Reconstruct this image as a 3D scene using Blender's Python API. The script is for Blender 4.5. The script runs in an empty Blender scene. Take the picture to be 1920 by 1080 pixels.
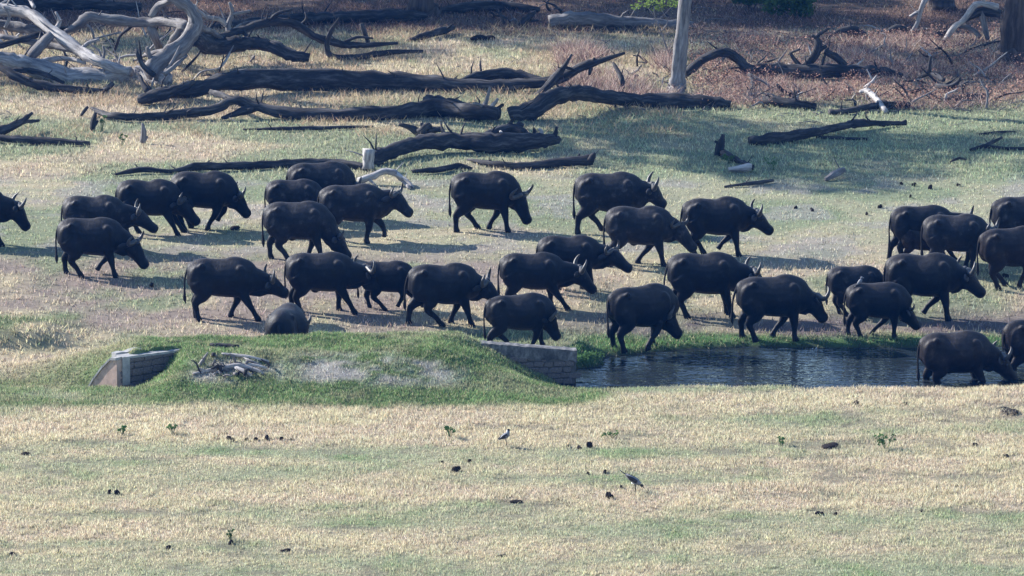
import bpy, bmesh, math, random
import numpy as np
from mathutils import Vector, Matrix, Euler

# ---------------------------------------------------------------- camera, light
SC = bpy.context.scene
COL = SC.collection
HC, TH, FPX = 25.9, math.radians(11.5), 10140.0      # camera height, downward tilt, focal length in 1920-px units
cam_d = bpy.data.cameras.new('camera')
cam = bpy.data.objects.new('camera', cam_d)
COL.objects.link(cam)
cam.location = (0, 0, HC)
cam.rotation_euler = (math.pi / 2 - TH, 0, 0)
cam_d.sensor_width = 36.0
cam_d.lens = FPX * 36.0 / 1920.0
cam_d.clip_start = 1.0
cam_d.clip_end = 6000.0
SC.camera = cam

SUN_EL = math.radians(29)
SUN_AZ = Vector((-0.87, 0.49, 0)).normalized()        # horizontal direction towards the sun
TO_SUN = Vector((SUN_AZ.x * math.cos(SUN_EL), SUN_AZ.y * math.cos(SUN_EL), math.sin(SUN_EL)))
world = bpy.data.worlds.new('World')
SC.world = world
world.use_nodes = True
wn = world.node_tree.nodes
wl = world.node_tree.links
sky = wn.new('ShaderNodeTexSky')
sky.sky_type = 'NISHITA'
sky.sun_disc = False
sky.sun_elevation = SUN_EL
sky.sun_rotation = math.atan2(TO_SUN.x, TO_SUN.y)
sky.air_density = 1.0
sky.dust_density = 0.2
sky.ozone_density = 3.0
bgn = wn['Background']
wl.new(sky.outputs[0], bgn.inputs[0])
bgn.inputs[1].default_value = 0.118
sun_d = bpy.data.lights.new('sun', 'SUN')
sun_d.energy = 5.0
sun_d.angle = math.radians(0.53)
sun_d.color = (1.0, 0.96, 0.915)
sun = bpy.data.objects.new('sun', sun_d)
COL.objects.link(sun)
sun.rotation_euler = (-TO_SUN).to_track_quat('-Z', 'Y').to_euler()
sun.location = (-60, 160, 60)
SC.view_settings.view_transform = 'Standard'
SC.view_settings.look = 'None'
SC.view_settings.gamma = 1.0
SC.view_settings.exposure = 1.23
SC.render.engine = 'CYCLES'
SC.cycles.max_bounces = 6
SC.cycles.transparent_max_bounces = 4
SC.cycles.use_denoising = True
SC.cycles.denoiser = 'OPENIMAGEDENOISE'
SC.cycles.denoising_input_passes = 'RGB_ALBEDO_NORMAL'
SC.cycles.denoising_prefilter = 'ACCURATE'

random.seed(7)
RNG = np.random.default_rng(7)

# ---------------------------------------------------------------- numeric helpers
def sm(a, b, v):
    t = np.clip((np.asarray(v, float) - a) / (b - a), 0, 1)
    return t * t * (3 - 2 * t)

def _hash(ix, iy, seed):
    h = (ix.astype(np.int64) * 374761393 + iy.astype(np.int64) * 668265263 + seed * 1442695041) & 0xFFFFFFFF
    h = ((h ^ (h >> 13)) * 1274126177) & 0xFFFFFFFF
    return ((h ^ (h >> 16)) & 0xFFFF) / 65535.0

def vnoise(x, y, seed=0):
    x = np.asarray(x, float); y = np.asarray(y, float)
    xi = np.floor(x); yi = np.floor(y)
    fx = x - xi; fy = y - yi
    fx = fx * fx * (3 - 2 * fx); fy = fy * fy * (3 - 2 * fy)
    a = _hash(xi, yi, seed); b = _hash(xi + 1, yi, seed)
    c = _hash(xi, yi + 1, seed); d = _hash(xi + 1, yi + 1, seed)
    return (a * (1 - fx) + b * fx) * (1 - fy) + (c * (1 - fx) + d * fx) * fy

def fbm(x, y, seed=0, oct=4):
    s = 0; a = 0.5; n = 0
    for k in range(oct):
        s = s + a * vnoise(x * 2 ** k + 17.3 * k, y * 2 ** k - 9.1 * k, seed + k)
        n += a; a *= 0.5
    return s / n

CT, ST = math.cos(TH), math.sin(TH)
def project(x, y, z):
    dep = y * CT + (HC - z) * ST
    up = y * ST - (HC - z) * CT
    return 960 + FPX * x / dep, 540 - FPX * up / dep

def at(px, py, y):
    """world point on pixel ray (px, py) at ground distance y"""
    t = math.tan(TH + math.atan((py - 540) / FPX))
    z = HC - y * t
    dep = y * CT + (HC - z) * ST
    return Vector(((px - 960) * dep / FPX, y, z))

def gy(py, z=0.0):
    return (HC - z) / np.tan(TH + np.arctan((np.asarray(py, float) - 540) / FPX))

# ---------------------------------------------------------------- terrain
def terrain(x, y):
    x = np.asarray(x, float); y = np.asarray(y, float)
    inb = sm(60, 35, np.abs(x))
    edge = 0.35 * (vnoise(x * 0.5, 0 * x, 5) - 0.5) + 0.15 * (vnoise(x * 2.0, 0 * x, 6) - 0.5)
    right = sm(0.6, 2.2, x)
    cbot = -0.42 * (1 - right) - 0.95 * right
    far = -0.40 + 0.40 * sm(122.5, 133.5, y) + 0.0 * x
    e2 = edge * 1.4
    yn0 = 116.25 + edge; yn1 = yn0 + 1.2
    yf0 = 119.2 + 2.1 * right + .8 * sm(2.6, 5.6, x) + e2 * .6; yf1 = yf0 + 1.0
    z = 0 * x
    t1 = sm(0, 1, (y - yn0) / (yn1 - yn0))
    z = z * (1 - t1) + cbot * t1
    t2 = sm(0, 1, (y - yf0) / (yf1 - yf0))
    z = z * (1 - t2) + far * t2
    # causeway mound
    ywall = 116.97 + np.clip(x + 8.67, 0, 3) * .76
    front = y < ywall + .06
    yb = np.maximum(0, y - 117.0)
    wf = sm(-8.45, -7.1, x)
    x0 = -8.72 - yb * 1.16
    wb = np.clip((x - x0) / (-8.45 - x0), 0, 1)
    wl_ = np.where(front, wf, wb)
    wr_ = sm(1.45, -1.75, x + 0.25 * (vnoise(x * 0.8, y * 0.8, 3) - 0.5))
    prof = sm(113.9, 117.7, y) * sm(120.6, 118.9, y)
    lump = 0.13 * (fbm(x * 0.7, y * 0.7, 11) - 0.5) + 0.10 * (fbm(x * 2.6, y * 2.6, 12) - 0.5)
    crest = 0.56 + 0.10 * sm(-6.5, -2.5, x)
    m = (crest + lump * 2.0) * prof
    w = wl_ * wr_ * sm(113.7, 114.8, y) * sm(121.0, 119.4, y)
    z = np.where(m > z, z + (m - z) * w, z * (1 - w) + np.maximum(z, m) * w)
    z = z - .42 * sm(-8.0, -7.0, x) * sm(-2.6, -3.6, x) * sm(119.2, 120.2, y) * sm(122.6, 121.7, y)
    z = z + .55 * np.exp(-(((x - 1.85) / .62) ** 2 + ((y - 121.05) / .65) ** 2))
    # eroded bank at far left
    bank = sm(-9.8, -11.2, x) * sm(121.9, 122.6, y) * sm(125.6, 123.4, y)
    z = z + 0.38 * bank
    # general unevenness
    amp = sm(88, 100, y)
    z = z + amp * inb * (0.16 * (fbm(x * 0.16, y * 0.16, 21) - 0.5) * sm(119, 128, y)
                         + 0.055 * (fbm(x * 0.9, y * 0.9, 22) - 0.5)
                         + 0.030 * (fbm(x * 3.5, y * 3.5, 23, 3) - 0.5))
    return z * inb

def tz(x, y):
    return float(terrain(np.array([x]), np.array([y]))[0])

_ys = np.linspace(96, 186, 451)
def ground(px, py):
    """first hit of the pixel ray with the terrain"""
    t = math.tan(TH + math.atan((py - 540) / FPX))
    ys = _ys
    for _ in range(2):
        zr = HC - ys * t
        xr = (px - 960) * (ys * CT + (HC - zr) * ST) / FPX
        hit = np.nonzero(terrain(xr, ys) >= zr)[0]
        i = hit[0] if len(hit) else len(ys) - 1
        if _ == 0: ys = np.linspace(ys[max(0, i - 1)], ys[i], 40)
    return Vector((float(xr[i]), float(ys[i]), float(zr[i])))

def ppm(y, z=0.0):
    return FPX / (y * CT + (HC - z) * ST)

# ---------------------------------------------------------------- object helpers
def tag(o, label=None, cat=None, group=None, kind=None):
    if label: o['label'] = label
    if cat: o['category'] = cat
    if group: o['group'] = group
    if kind: o['kind'] = kind
    return o

def link(name, me, mat=None, parent=None):
    o = bpy.data.objects.new(name, me)
    COL.objects.link(o)
    if mat is not None and me is not None and not me.materials:
        me.materials.append(mat)
    if parent is not None:
        o.parent = parent
    return o

def empty(name, loc, rz=0.0):
    o = bpy.data.objects.new(name, None)
    COL.objects.link(o)
    o.location = loc
    o.rotation_euler = (0, 0, rz)
    o.empty_display_size = 0.2
    return o

class MB:
    """collects vertices and faces of one mesh"""
    def __init__(self):
        self.v = []; self.f = []
    def add(self, vs, fs):
        n = len(self.v)
        self.v += [tuple(p) for p in vs]
        self.f += [tuple(i + n for i in f) for f in fs]
    def tube(self, pts, radii, sides=10, lat=None, cap=True, jit=0.0, seed=0, sq=1.0):
        """swept tube. radii: list of r or (r_lateral, r_vertical); lat: fixed lateral axis"""
        rnd = random.Random(seed)
        P = [Vector(p) for p in pts]
        rings = []
        prev = None
        for i, p in enumerate(P):
            if i == 0: t = P[1] - P[0]
            elif i == len(P) - 1: t = P[-1] - P[-2]
            else: t = (P[i + 1] - P[i - 1])
            t.normalize()
            if lat is not None:
                a = Vector(lat)
                a = (a - t * a.dot(t))
                if a.length < 1e-5: a = Vector((1, 0, 0))
                a.normalize()
            elif prev is None:
                ref = Vector((0, 0, 1)) if abs(t.z) < 0.9 else Vector((0, 1, 0))
                a = t.cross(ref).normalized()
            else:
                a = (prev - t * prev.dot(t)).normalized()
            prev = a
            b = a.cross(t).normalized()
            r = radii[i]
            ra, rb = (r, r) if not isinstance(r, tuple) else r
            ring = []
            for k in range(sides):
                an = 2 * math.pi * k / sides
                j = 1 + jit * (rnd.random() - 0.5) * 2
                ring.append(p + a * (math.cos(an) * ra * j) + b * (math.sin(an) * rb * j))
            rings.append(ring)
        n = len(self.v)
        for ring in rings:
            self.v += [tuple(q) for q in ring]
        for i in range(len(rings) - 1):
            for k in range(sides):
                k2 = (k + 1) % sides
                self.f.append((n + i * sides + k, n + i * sides + k2, n + (i + 1) * sides + k2, n + (i + 1) * sides + k))
        if cap:
            self.f.append(tuple(n + k for k in reversed(range(sides))))
            m = n + (len(rings) - 1) * sides
            self.f.append(tuple(m + k for k in range(sides)))
    def ell(self, c, r, seg=14, rings=9, rot=None):
        c = Vector(c)
        vs = []; fs = []
        for i in range(rings + 1):
            th = math.pi * i / rings
            for k in range(seg):
                ph = 2 * math.pi * k / seg
                p = Vector((math.sin(th) * math.cos(ph) * r[0], math.sin(th) * math.sin(ph) * r[1], math.cos(th) * r[2]))
                if rot is not None: p = rot @ p
                vs.append(c + p)
        for i in range(rings):
            for k in range(seg):
                k2 = (k + 1) % seg
                fs.append((i * seg + k, (i + 1) * seg + k, (i + 1) * seg + k2, i * seg + k2))
        self.add(vs, fs)
    def mesh(self, name, smooth=True):
        me = bpy.data.meshes.new(name)
        me.from_pydata(self.v, [], self.f)
        me.validate()
        if smooth:
            me.polygons.foreach_set('use_smooth', [True] * len(me.polygons))
        me.update()
        return me

def catmull(pts, n):
    """resample tuples (any dimension) through a Catmull-Rom spline"""
    A = np.array(pts, float)
    if len(A) < 3:
        t = np.linspace(0, 1, n)[:, None]
        return A[0] * (1 - t) + A[-1] * t
    A = np.vstack([2 * A[0] - A[1], A, 2 * A[-1] - A[-2]])
    m = len(A) - 3
    out = []
    for u in np.linspace(0, m - 1e-6, n):
        i = int(u); t = u - i
        p0, p1, p2, p3 = A[i], A[i + 1], A[i + 2], A[i + 3]
        out.append(0.5 * ((2 * p1) + (-p0 + p2) * t + (2 * p0 - 5 * p1 + 4 * p2 - p3) * t * t + (-p0 + 3 * p1 - 3 * p2 + p3) * t ** 3))
    return np.array(out)

# ---------------------------------------------------------------- materials
def nodes(name):
    m = bpy.data.materials.new(name)
    m.use_nodes = True
    nt = m.node_tree
    return m, nt, nt.nodes['Principled BSDF'], nt.nodes['Material Output']

def noise_node(nt, scale, detail=4, rough=0.6, coord=None, mapping=None):
    n = nt.nodes.new('ShaderNodeTexNoise')
    n.inputs['Scale'].default_value = scale
    n.inputs['Detail'].default_value = detail
    n.inputs['Roughness'].default_value = rough
    if coord is not None:
        if mapping is not None:
            mp = nt.nodes.new('ShaderNodeMapping')
            mp.inputs['Scale'].default_value = mapping
            nt.links.new(coord, mp.inputs['Vector'])
            coord = mp.outputs[0]
        nt.links.new(coord, n.inputs['Vector'])
    return n

def ramp(nt, src, stops):
    r = nt.nodes.new('ShaderNodeValToRGB')
    els = r.color_ramp.elements
    while len(els) < len(stops): els.new(0.5)
    for e, (p, c) in zip(els, stops):
        e.position = p
        e.color = (c[0], c[1], c[2], 1)
    nt.links.new(src, r.inputs[0])
    return r.outputs[0]

def mix(nt, mode, fac, a, b):
    m = nt.nodes.new('ShaderNodeMix')
    m.data_type = 'RGBA'; m.blend_type = mode
    for s, v in ((0, fac), (6, a), (7, b)):
        if hasattr(v, 'is_linked'): nt.links.new(v, m.inputs[s])
        elif isinstance(v, (int, float)): m.inputs[s].default_value = v
        else: m.inputs[s].default_value = (v[0], v[1], v[2], 1)
    return m.outputs[2]

def bump(nt, src, strength, dist, bsdf):
    b = nt.nodes.new('ShaderNodeBump')
    b.inputs['Strength'].default_value = strength
    b.inputs['Distance'].default_value = dist
    nt.links.new(src, b.inputs['Height'])
    nt.links.new(b.outputs[0], bsdf.inputs['Normal'])
    return b

def attr(nt, name):
    a = nt.nodes.new('ShaderNodeAttribute')
    a.attribute_name = name
    return a

def world_pos(nt):
    return nt.nodes.new('ShaderNodeNewGeometry').outputs['Position']

def obj_co(nt):
    return nt.nodes.new('ShaderNodeTexCoord').outputs['Object']

def mat_ground():
    m, nt, b, out = nodes('ground_soil')
    co = world_pos(nt)
    c = attr(nt, 'Col').outputs['Color']
    n1 = noise_node(nt, 9, 6, 0.7, co)
    n2 = noise_node(nt, 38, 4, 0.7, co)
    f1 = ramp(nt, n1.outputs[0], [(0.25, (0.62, 0.60, 0.58)), (0.75, (1.25, 1.24, 1.20))])
    f2 = ramp(nt, n2.outputs[0], [(0.3, (0.72, 0.72, 0.72)), (0.7, (1.15, 1.15, 1.15))])
    c = mix(nt, 'MULTIPLY', 1.0, c, f1)
    c = mix(nt, 'MULTIPLY', 1.0, c, f2)
    nt.links.new(c, b.inputs['Base Color'])
    b.inputs['Roughness'].default_value = 0.95
    b.inputs['Specular IOR Level'].default_value = 0.1
    bump(nt, n2.outputs[0], 0.6, 0.03, b)
    return m

def mat_grass():
    m, nt, b, out = nodes('grass_blades')
    nt.nodes.remove(b)
    c = attr(nt, 'Col').outputs['Color']
    d = nt.nodes.new('ShaderNodeBsdfDiffuse')
    t = nt.nodes.new('ShaderNodeBsdfTranslucent')
    nt.links.new(c, d.inputs[0]); nt.links.new(c, t.inputs[0])
    mx = nt.nodes.new('ShaderNodeMixShader'); mx.inputs[0].default_value = 0.42
    nt.links.new(d.outputs[0], mx.inputs[1]); nt.links.new(t.outputs[0], mx.inputs[2])
    nt.links.new(mx.outputs[0], out.inputs[0])
    return m

def mat_water():
    m, nt, b, out = nodes('pond_water')
    b.inputs['Base Color'].default_value = (0.016, 0.022, 0.026, 1)
    b.inputs['Roughness'].default_value = 0.06
    b.inputs['IOR'].default_value = 1.333
    co = world_pos(nt)
    n1 = noise_node(nt, 1.0, 3, 0.55, co, (0.9, 2.6, 1))
    n2 = noise_node(nt, 1.0, 2, 0.5, co, (3.0, 6.5, 1))
    a = nt.nodes.new('ShaderNodeMath'); a.operation = 'MULTIPLY_ADD'
    nt.links.new(n2.outputs[0], a.inputs[0]); a.inputs[1].default_value = 0.35
    nt.links.new(n1.outputs[0], a.inputs[2])
    bump(nt, a.outputs[0], 1.0, 0.07, b)
    return m

def mat_hide(name, c0, c1, c2):
    m, nt, b, out = nodes(name)
    co = obj_co(nt)
    n1 = noise_node(nt, 4.2, 6, 0.68, co)
    n2 = noise_node(nt, 26, 5, 0.7, co, (1.0, 1.0, 0.45))
    n3 = noise_node(nt, 9, 4, 0.6, co, (1.6, 1, 0.5))
    c = ramp(nt, n1.outputs[0], [(0.30, c0), (0.55, c1), (0.78, c2)])
    f2 = ramp(nt, n2.outputs[0], [(0.3, (0.75, 0.75, 0.75)), (0.7, (1.2, 1.2, 1.2))])
    c = mix(nt, 'MULTIPLY', 1.0, c, f2)
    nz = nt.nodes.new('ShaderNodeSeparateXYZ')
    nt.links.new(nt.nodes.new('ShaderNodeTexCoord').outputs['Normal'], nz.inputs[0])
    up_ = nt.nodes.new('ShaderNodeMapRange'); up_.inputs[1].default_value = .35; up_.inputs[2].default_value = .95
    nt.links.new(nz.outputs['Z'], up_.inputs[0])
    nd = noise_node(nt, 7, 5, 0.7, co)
    rim = nt.nodes.new('ShaderNodeMath'); rim.operation = 'MULTIPLY'
    nt.links.new(up_.outputs[0], rim.inputs[0]); nt.links.new(nd.outputs[0], rim.inputs[1])
    c = mix(nt, 'MIX', rim.outputs[0], c, (0.085, 0.078, 0.078))  # rim light on the backs painted in: up-facing hide mixed paler
    nt.links.new(c, b.inputs['Base Color'])
    b.inputs['Roughness'].default_value = 0.48
    b.inputs['Specular IOR Level'].default_value = 0.09
    b.inputs['Sheen Weight'].default_value = 0.0
    b.inputs['Sheen Roughness'].default_value = 0.35
    b.inputs['Sheen Tint'].default_value = (0.9, 0.85, 0.9, 1)
    a = nt.nodes.new('ShaderNodeMath'); a.operation = 'MULTIPLY_ADD'
    nt.links.new(n3.outputs[0], a.inputs[0]); a.inputs[1].default_value = 1.2
    nt.links.new(n2.outputs[0], a.inputs[2])
    bump(nt, a.outputs[0], 0.5, 0.018, b)
    return m

def mat_simple(name, col, rough=0.7, var=0.35, scale=12, spec=0.3, bmp=0.3, mapping=None):
    m, nt, b, out = nodes(name)
    co = obj_co(nt)
    n = noise_node(nt, scale, 5, 0.65, co, mapping)
    lo = tuple(x * (1 - var) for x in col); hi = tuple(min(1, x * (1 + var)) for x in col)
    c = ramp(nt, n.outputs[0], [(0.3, lo), (0.7, hi)])
    nt.links.new(c, b.inputs['Base Color'])
    b.inputs['Roughness'].default_value = rough
    b.inputs['Specular IOR Level'].default_value = spec
    if bmp: bump(nt, n.outputs[0], bmp, 0.02, b)
    return m

def mat_wood(name, dark, mid, pale, scale=1.0):
    """weathered dead wood, grain along the 'grain' attribute"""
    m, nt, b, out = nodes(name)
    co = attr(nt, 'grain').outputs['Vector']
    n1 = noise_node(nt, 1.0 * scale, 6, 0.7, co, (1.6, 11, 11))
    n2 = noise_node(nt, 1.0 * scale, 4, 0.6, co, (0.7, 1.5, 1.5))
    c = ramp(nt, n1.outputs[0], [(0.30, dark), (0.5, mid), (0.72, pale)])
    f = ramp(nt, n2.outputs[0], [(0.3, (0.55, 0.55, 0.58)), (0.7, (1.2, 1.18, 1.15))])
    c = mix(nt, 'MULTIPLY', 1.0, c, f)
    nt.links.new(c, b.inputs['Base Color'])
    b.inputs['Roughness'].default_value = 0.85
    b.inputs['Specular IOR Level'].default_value = 0.25
    bump(nt, n1.outputs[0], 0.8, 0.03, b)
    return m

def mat_plaster():
    m, nt, b, out = nodes('stained_render')
    co = world_pos(nt)
    n1 = noise_node(nt, 5, 6, 0.7, co, (1, 1, 0.5))
    n2 = noise_node(nt, 30, 4, 0.7, co)
    c = ramp(nt, n1.outputs[0], [(0.36, (0.035, 0.035, 0.038)), (0.50, (0.10, 0.098, 0.098)), (0.66, (0.25, 0.24, 0.235))])
    f = ramp(nt, n2.outputs[0], [(0.3, (0.8, 0.8, 0.8)), (0.7, (1.12, 1.12, 1.12))])
    c = mix(nt, 'MULTIPLY', 1.0, c, f)
    nt.links.new(c, b.inputs['Base Color'])
    b.inputs['Roughness'].default_value = 0.9
    bump(nt, n2.outputs[0], 0.5, 0.01, b)
    return m

def mat_leaf(name, col):
    m, nt, b, out = nodes(name)
    nt.nodes.remove(b)
    n = noise_node(nt, 3.0, 3, 0.6, world_pos(nt))
    c = ramp(nt, n.outputs[0], [(0.3, tuple(x * 0.6 for x in col)), (0.7, tuple(x * 1.4 for x in col))])
    d = nt.nodes.new('ShaderNodeBsdfDiffuse'); t = nt.nodes.new('ShaderNodeBsdfTranslucent')
    nt.links.new(c, d.inputs[0]); nt.links.new(c, t.inputs[0])
    mx = nt.nodes.new('ShaderNodeMixShader'); mx.inputs[0].default_value = 0.35
    nt.links.new(d.outputs[0], mx.inputs[1]); nt.links.new(t.outputs[0], mx.inputs[2])
    nt.links.new(mx.outputs[0], out.inputs[0])
    return m

M = {
    'ground': mat_ground(), 'grass': mat_grass(), 'water': mat_water(),
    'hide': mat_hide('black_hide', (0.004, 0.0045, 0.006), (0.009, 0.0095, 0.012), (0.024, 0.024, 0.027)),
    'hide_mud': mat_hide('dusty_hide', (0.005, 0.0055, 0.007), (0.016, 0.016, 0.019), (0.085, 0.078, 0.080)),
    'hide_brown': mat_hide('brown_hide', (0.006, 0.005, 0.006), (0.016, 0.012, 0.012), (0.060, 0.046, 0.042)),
    'horn': mat_simple('horn', (0.035, 0.034, 0.034), 0.45, 0.5, 14, 0.35, 0.3),
    'hair': mat_simple('tail_hair', (0.012, 0.011, 0.011), 0.8, 0.3, 30, 0.2),
    'eye': mat_simple('eye', (0.006, 0.005, 0.005), 0.15, 0.1, 10, 0.5, 0),
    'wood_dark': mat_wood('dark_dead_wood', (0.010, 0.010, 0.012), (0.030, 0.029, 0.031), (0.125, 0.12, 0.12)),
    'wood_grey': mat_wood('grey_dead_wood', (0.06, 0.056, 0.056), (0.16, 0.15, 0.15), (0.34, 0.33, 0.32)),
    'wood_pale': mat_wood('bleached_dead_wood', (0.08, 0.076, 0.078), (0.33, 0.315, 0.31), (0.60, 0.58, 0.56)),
    'bark': mat_wood('tree_bark', (0.022, 0.018, 0.017), (0.06, 0.047, 0.042), (0.12, 0.10, 0.09)),
    'bark_pale': mat_wood('pale_tree_bark', (0.06, 0.058, 0.06), (0.20, 0.19, 0.19), (0.40, 0.38, 0.37)),
    'plaster': mat_plaster(),
    'concrete': mat_simple('pillar_concrete', (0.30, 0.295, 0.29), 0.9, 0.3, 7, 0.2, 0.4),
    'stone': mat_simple('wall_stone', (0.14, 0.12, 0.112), 0.9, 0.5, 6, 0.2, 0.5),
    'brick': mat_simple('wing_render', (0.40, 0.29, 0.24), 0.9, 0.28, 5, 0.2, 0.4),
    'mortar': mat_simple('mortar', (0.10, 0.095, 0.09), 0.95, 0.4, 9, 0.1, 0.5),
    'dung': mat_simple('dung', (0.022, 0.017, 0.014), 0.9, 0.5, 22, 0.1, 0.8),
    'earth': mat_simple('dark_earth', (0.09, 0.065, 0.055), 0.95, 0.4, 15, 0.1, 0.8),
    'leaf': mat_leaf('crown_leaves', (0.07, 0.11, 0.035)),
    'leaf_lime': mat_leaf('sapling_leaves', (0.17, 0.24, 0.06)),
    'weed': mat_leaf('weed_leaves', (0.08, 0.15, 0.055)),
    'black': mat_simple('black_feathers', (0.012, 0.012, 0.014), 0.5, 0.3, 20, 0.4),
    'white': mat_simple('white_feathers', (0.78, 0.77, 0.75), 0.7, 0.08, 20, 0.3),
    'greyf': mat_simple('grey_feathers', (0.16, 0.165, 0.19), 0.6, 0.2, 20, 0.3),
    'shell': mat_simple('pale_bone', (0.62, 0.60, 0.56), 0.6, 0.15, 10, 0.3),
}

# ---------------------------------------------------------------- ground colour and cover
C = {k: np.array(v) for k, v in dict(
    straw=(.555, .475, .325), straw2=(.52, .42, .32), gg=(.255, .30, .185), green=(.15, .225, .09),
    lush=(.085, .155, .06), soil=(.36, .295, .25), ash=(.43, .40, .39), litter=(.155, .10, .08),
    rust=(.30, .20, .17), mud=(.15, .125, .125), pale=(.50, .455, .32)).items()}

def lerp3(a, b, t):
    return a * (1 - t[:, None]) + b * t[:, None]

def cover(x, y, z):
    """colour (n,3), density weight, blade height of the ground cover"""
    u, v = project(x, y, z)
    n = len(x)
    o = np.ones(n)[:, None]
    f1 = fbm(x * 0.30, y * 0.30, 31); f2 = fbm(x * 0.9, y * 0.9, 32); f3 = fbm(x * 0.14, y * 0.20, 33)
    f4 = fbm(x * 2.2, y * 2.2, 34, 3); ft0 = fbm(x * .8, y * 2.2, 36)
    # far meadow
    c = C['straw'] * o
    c = lerp3(c, C['straw2'] * o, sm(.45, .62, f2) * .7)
    c = lerp3(c, C['gg'] * o, sm(.36, .60, f1) * .85)
    dens = 0.55 + 0.5 * f1; hgt = 0.055 + 0.05 * f2
    # right meadow greener, 200..430
    w = sm(950, 1250, u) * sm(190, 240, v) * sm(470, 400, v)
    c = lerp3(c, C['gg'] * o * 1.12, w * (.45 + .5 * sm(.35, .6, f2)))
    # walking belt, 320..500: short, pale
    w = sm(320, 350, v) * sm(520, 470, v)
    c = lerp3(c, C['gg'] * o * 1.15, w * .6 * sm(.40, .58, ft0))
    c = lerp3(c, C['pale'] * o, w * .45 * sm(.6, .4, f1))
    c = lerp3(c, C['ash'] * o * .9, w * .55 * sm(.52, .68, f2))
    dens = dens * (1 - .35 * w); hgt = hgt * (1 - .35 * w)
    # trampled soil belt left/middle, 470..640
    w = sm(455, 500, v) * sm(650, 600, v) * sm(1250, 850, u)
    c = lerp3(c, C['soil'] * o, w * sm(.35, .6, f2 * .6 + f3 * .4))
    dens = dens * (1 - .5 * w * sm(.4, .6, f2))
    # green flecks in the same belt
    c = lerp3(c, C['green'] * o * 1.1, sm(560, 600, v) * sm(720, 640, v) * sm(.55, .68, f1) * .7 * sm(1200, 900, u))
    # muddy shore right
    w = sm(560, 610, v) * sm(665, 640, v) * sm(900, 1300, u)
    c = lerp3(c, C['mud'] * o * 1.2, w * (.35 + .6 * sm(.42, .6, f2)))
    dens = dens * (1 - .55 * w)
    # logs zone: pinkish dry litter
    w = sm(30, 70, v) * sm(215, 170, v)
    c = lerp3(c, C['straw2'] * o * .95, w * .5 * sm(.42, .6, f2))
    c = lerp3(c, C['rust'] * o * 1.1, w * .55 * sm(1230, 1380, u) * sm(70, 110, v))
    c = lerp3(c, C['soil'] * o * .9, w * .5 * sm(700, 200, u) * sm(.45, .6, f4))
    hgt = hgt + .05 * w * f4
    # forest floor
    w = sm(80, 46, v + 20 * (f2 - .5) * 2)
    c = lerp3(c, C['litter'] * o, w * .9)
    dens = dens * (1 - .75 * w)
    # mound
    m = sm(-9.2, -8.0, x) * sm(2.9, 1.7, x) * sm(113.6, 114.5, y + .9 * (f2 - .5)) * sm(120.4, 119.0, y)
    m = np.maximum(m, .9 * sm(-8.0, -9.0, x) * sm(113.9, 114.7, y) * sm(120.5, 118.0, y) * sm(.30, .5, f2))
    c = lerp3(c, C['green'] * o * (0.62 + .75 * f4)[:, None], m)
    c = lerp3(c, C['straw2'] * o * .8, m * .3 * sm(.52, .66, ft0))
    ashw = m * sm(520, 600, u) * sm(900, 820, u) * sm(655, 680, v) * sm(735, 705, v) * sm(.40, .54, f4 * .45 + ft0 * .55)
    ashw = np.maximum(ashw, m * sm(340, 380, u) * sm(560, 500, u) * sm(670, 685, v) * sm(725, 705, v) * sm(.42, .56, f4 * .7 + f2 * .3))
    c = lerp3(c, C['ash'] * o, ashw * .8)
    dens = dens * (1 - m) + m * (1.5 - 1.05 * ashw); hgt = hgt * (1 - m) + m * .06
    # foreground straw
    ye = 114.35 + 1.2 * sm(1.2, 2.6, x)
    w = sm(.35, -.35, y - ye + .9 * (f2 - .5))
    rightband = sm(116.9, 116.3, y) * sm(1.9, 2.7, x)
    w = np.maximum(w, rightband)
    fg = C['straw'] * o * (0.92 + .3 * f4)[:, None]
    fg = lerp3(fg, C['straw2'] * o * 1.1, sm(.42, .62, f2) * .65)
    fs = fbm(x * .13, y * .50, 38); ft = fbm(x * .35, y * 1.3, 39)
    gsel = sm(.34, .68, fs * .45 + ft * .35 + f4 * .2 + .10 * sm(800, 1080, v) - .05)
    fg = lerp3(fg, C['gg'] * o * 1.15, gsel * .8)
    fg = lerp3(fg, C['green'] * o * 1.35, sm(.50, .72, f2) * gsel * .5)
    fg = lerp3(fg, C['pale'] * o * .8, sm(.58, .78, fbm(x * .55, y * .55, 37) * .75 + f4 * .25) * .6 * sm(800, 860, v))
    mk = sm(.60, .70, fbm(x * 1.1, y * 2.4, 40)) * sm(.42, .56, ft)
    fg = lerp3(fg, np.array([.25, .225, .165]) * o, mk * .6)
    c = lerp3(c, fg, w)
    dens = dens * (1 - .0 * w)
    dens = dens * (1 - w) + w * (1.25 - .35 * gsel) * (1 - .7 * mk); hgt = hgt * (1 - w) + w * (.085 - .035 * gsel) * (.75 + .6 * sm(.45, .7, f4))
    # lush pond margin
    lw = sm(1.3, 2.0, x) * sm(121.5, 122.0, y) * sm(124.1, 123.0, y + 1.2 * (f2 - .5))
    lw = np.maximum(lw, sm(.9, 1.6, x) * sm(2.9, 2.2, x) * sm(119.6, 120.2, y) * sm(122.4, 121.6, y))
    c = lerp3(c, C['lush'] * o * (0.8 + .8 * f4)[:, None], lw)
    dens = dens * (1 - lw) + lw * 1.5; hgt = hgt * (1 - lw) + lw * (.035 + .06 * f2)
    bw = sm(-9.6, -11.0, x) * sm(121.7, 122.4, y) * sm(126.2, 124.0, y)
    c = lerp3(c, C['green'] * o * .85, bw * .8 * sm(.3, .55, f2)); dens = dens + .5 * bw; hgt = hgt + .015 * bw
    # mud under the pond
    wet = sm(-.42, -.52, z)
    c = lerp3(c, C['mud'] * o * .5, wet)
    dens = dens * (1 - sm(-.44, -.50, z))
    return c, dens, hgt

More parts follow.
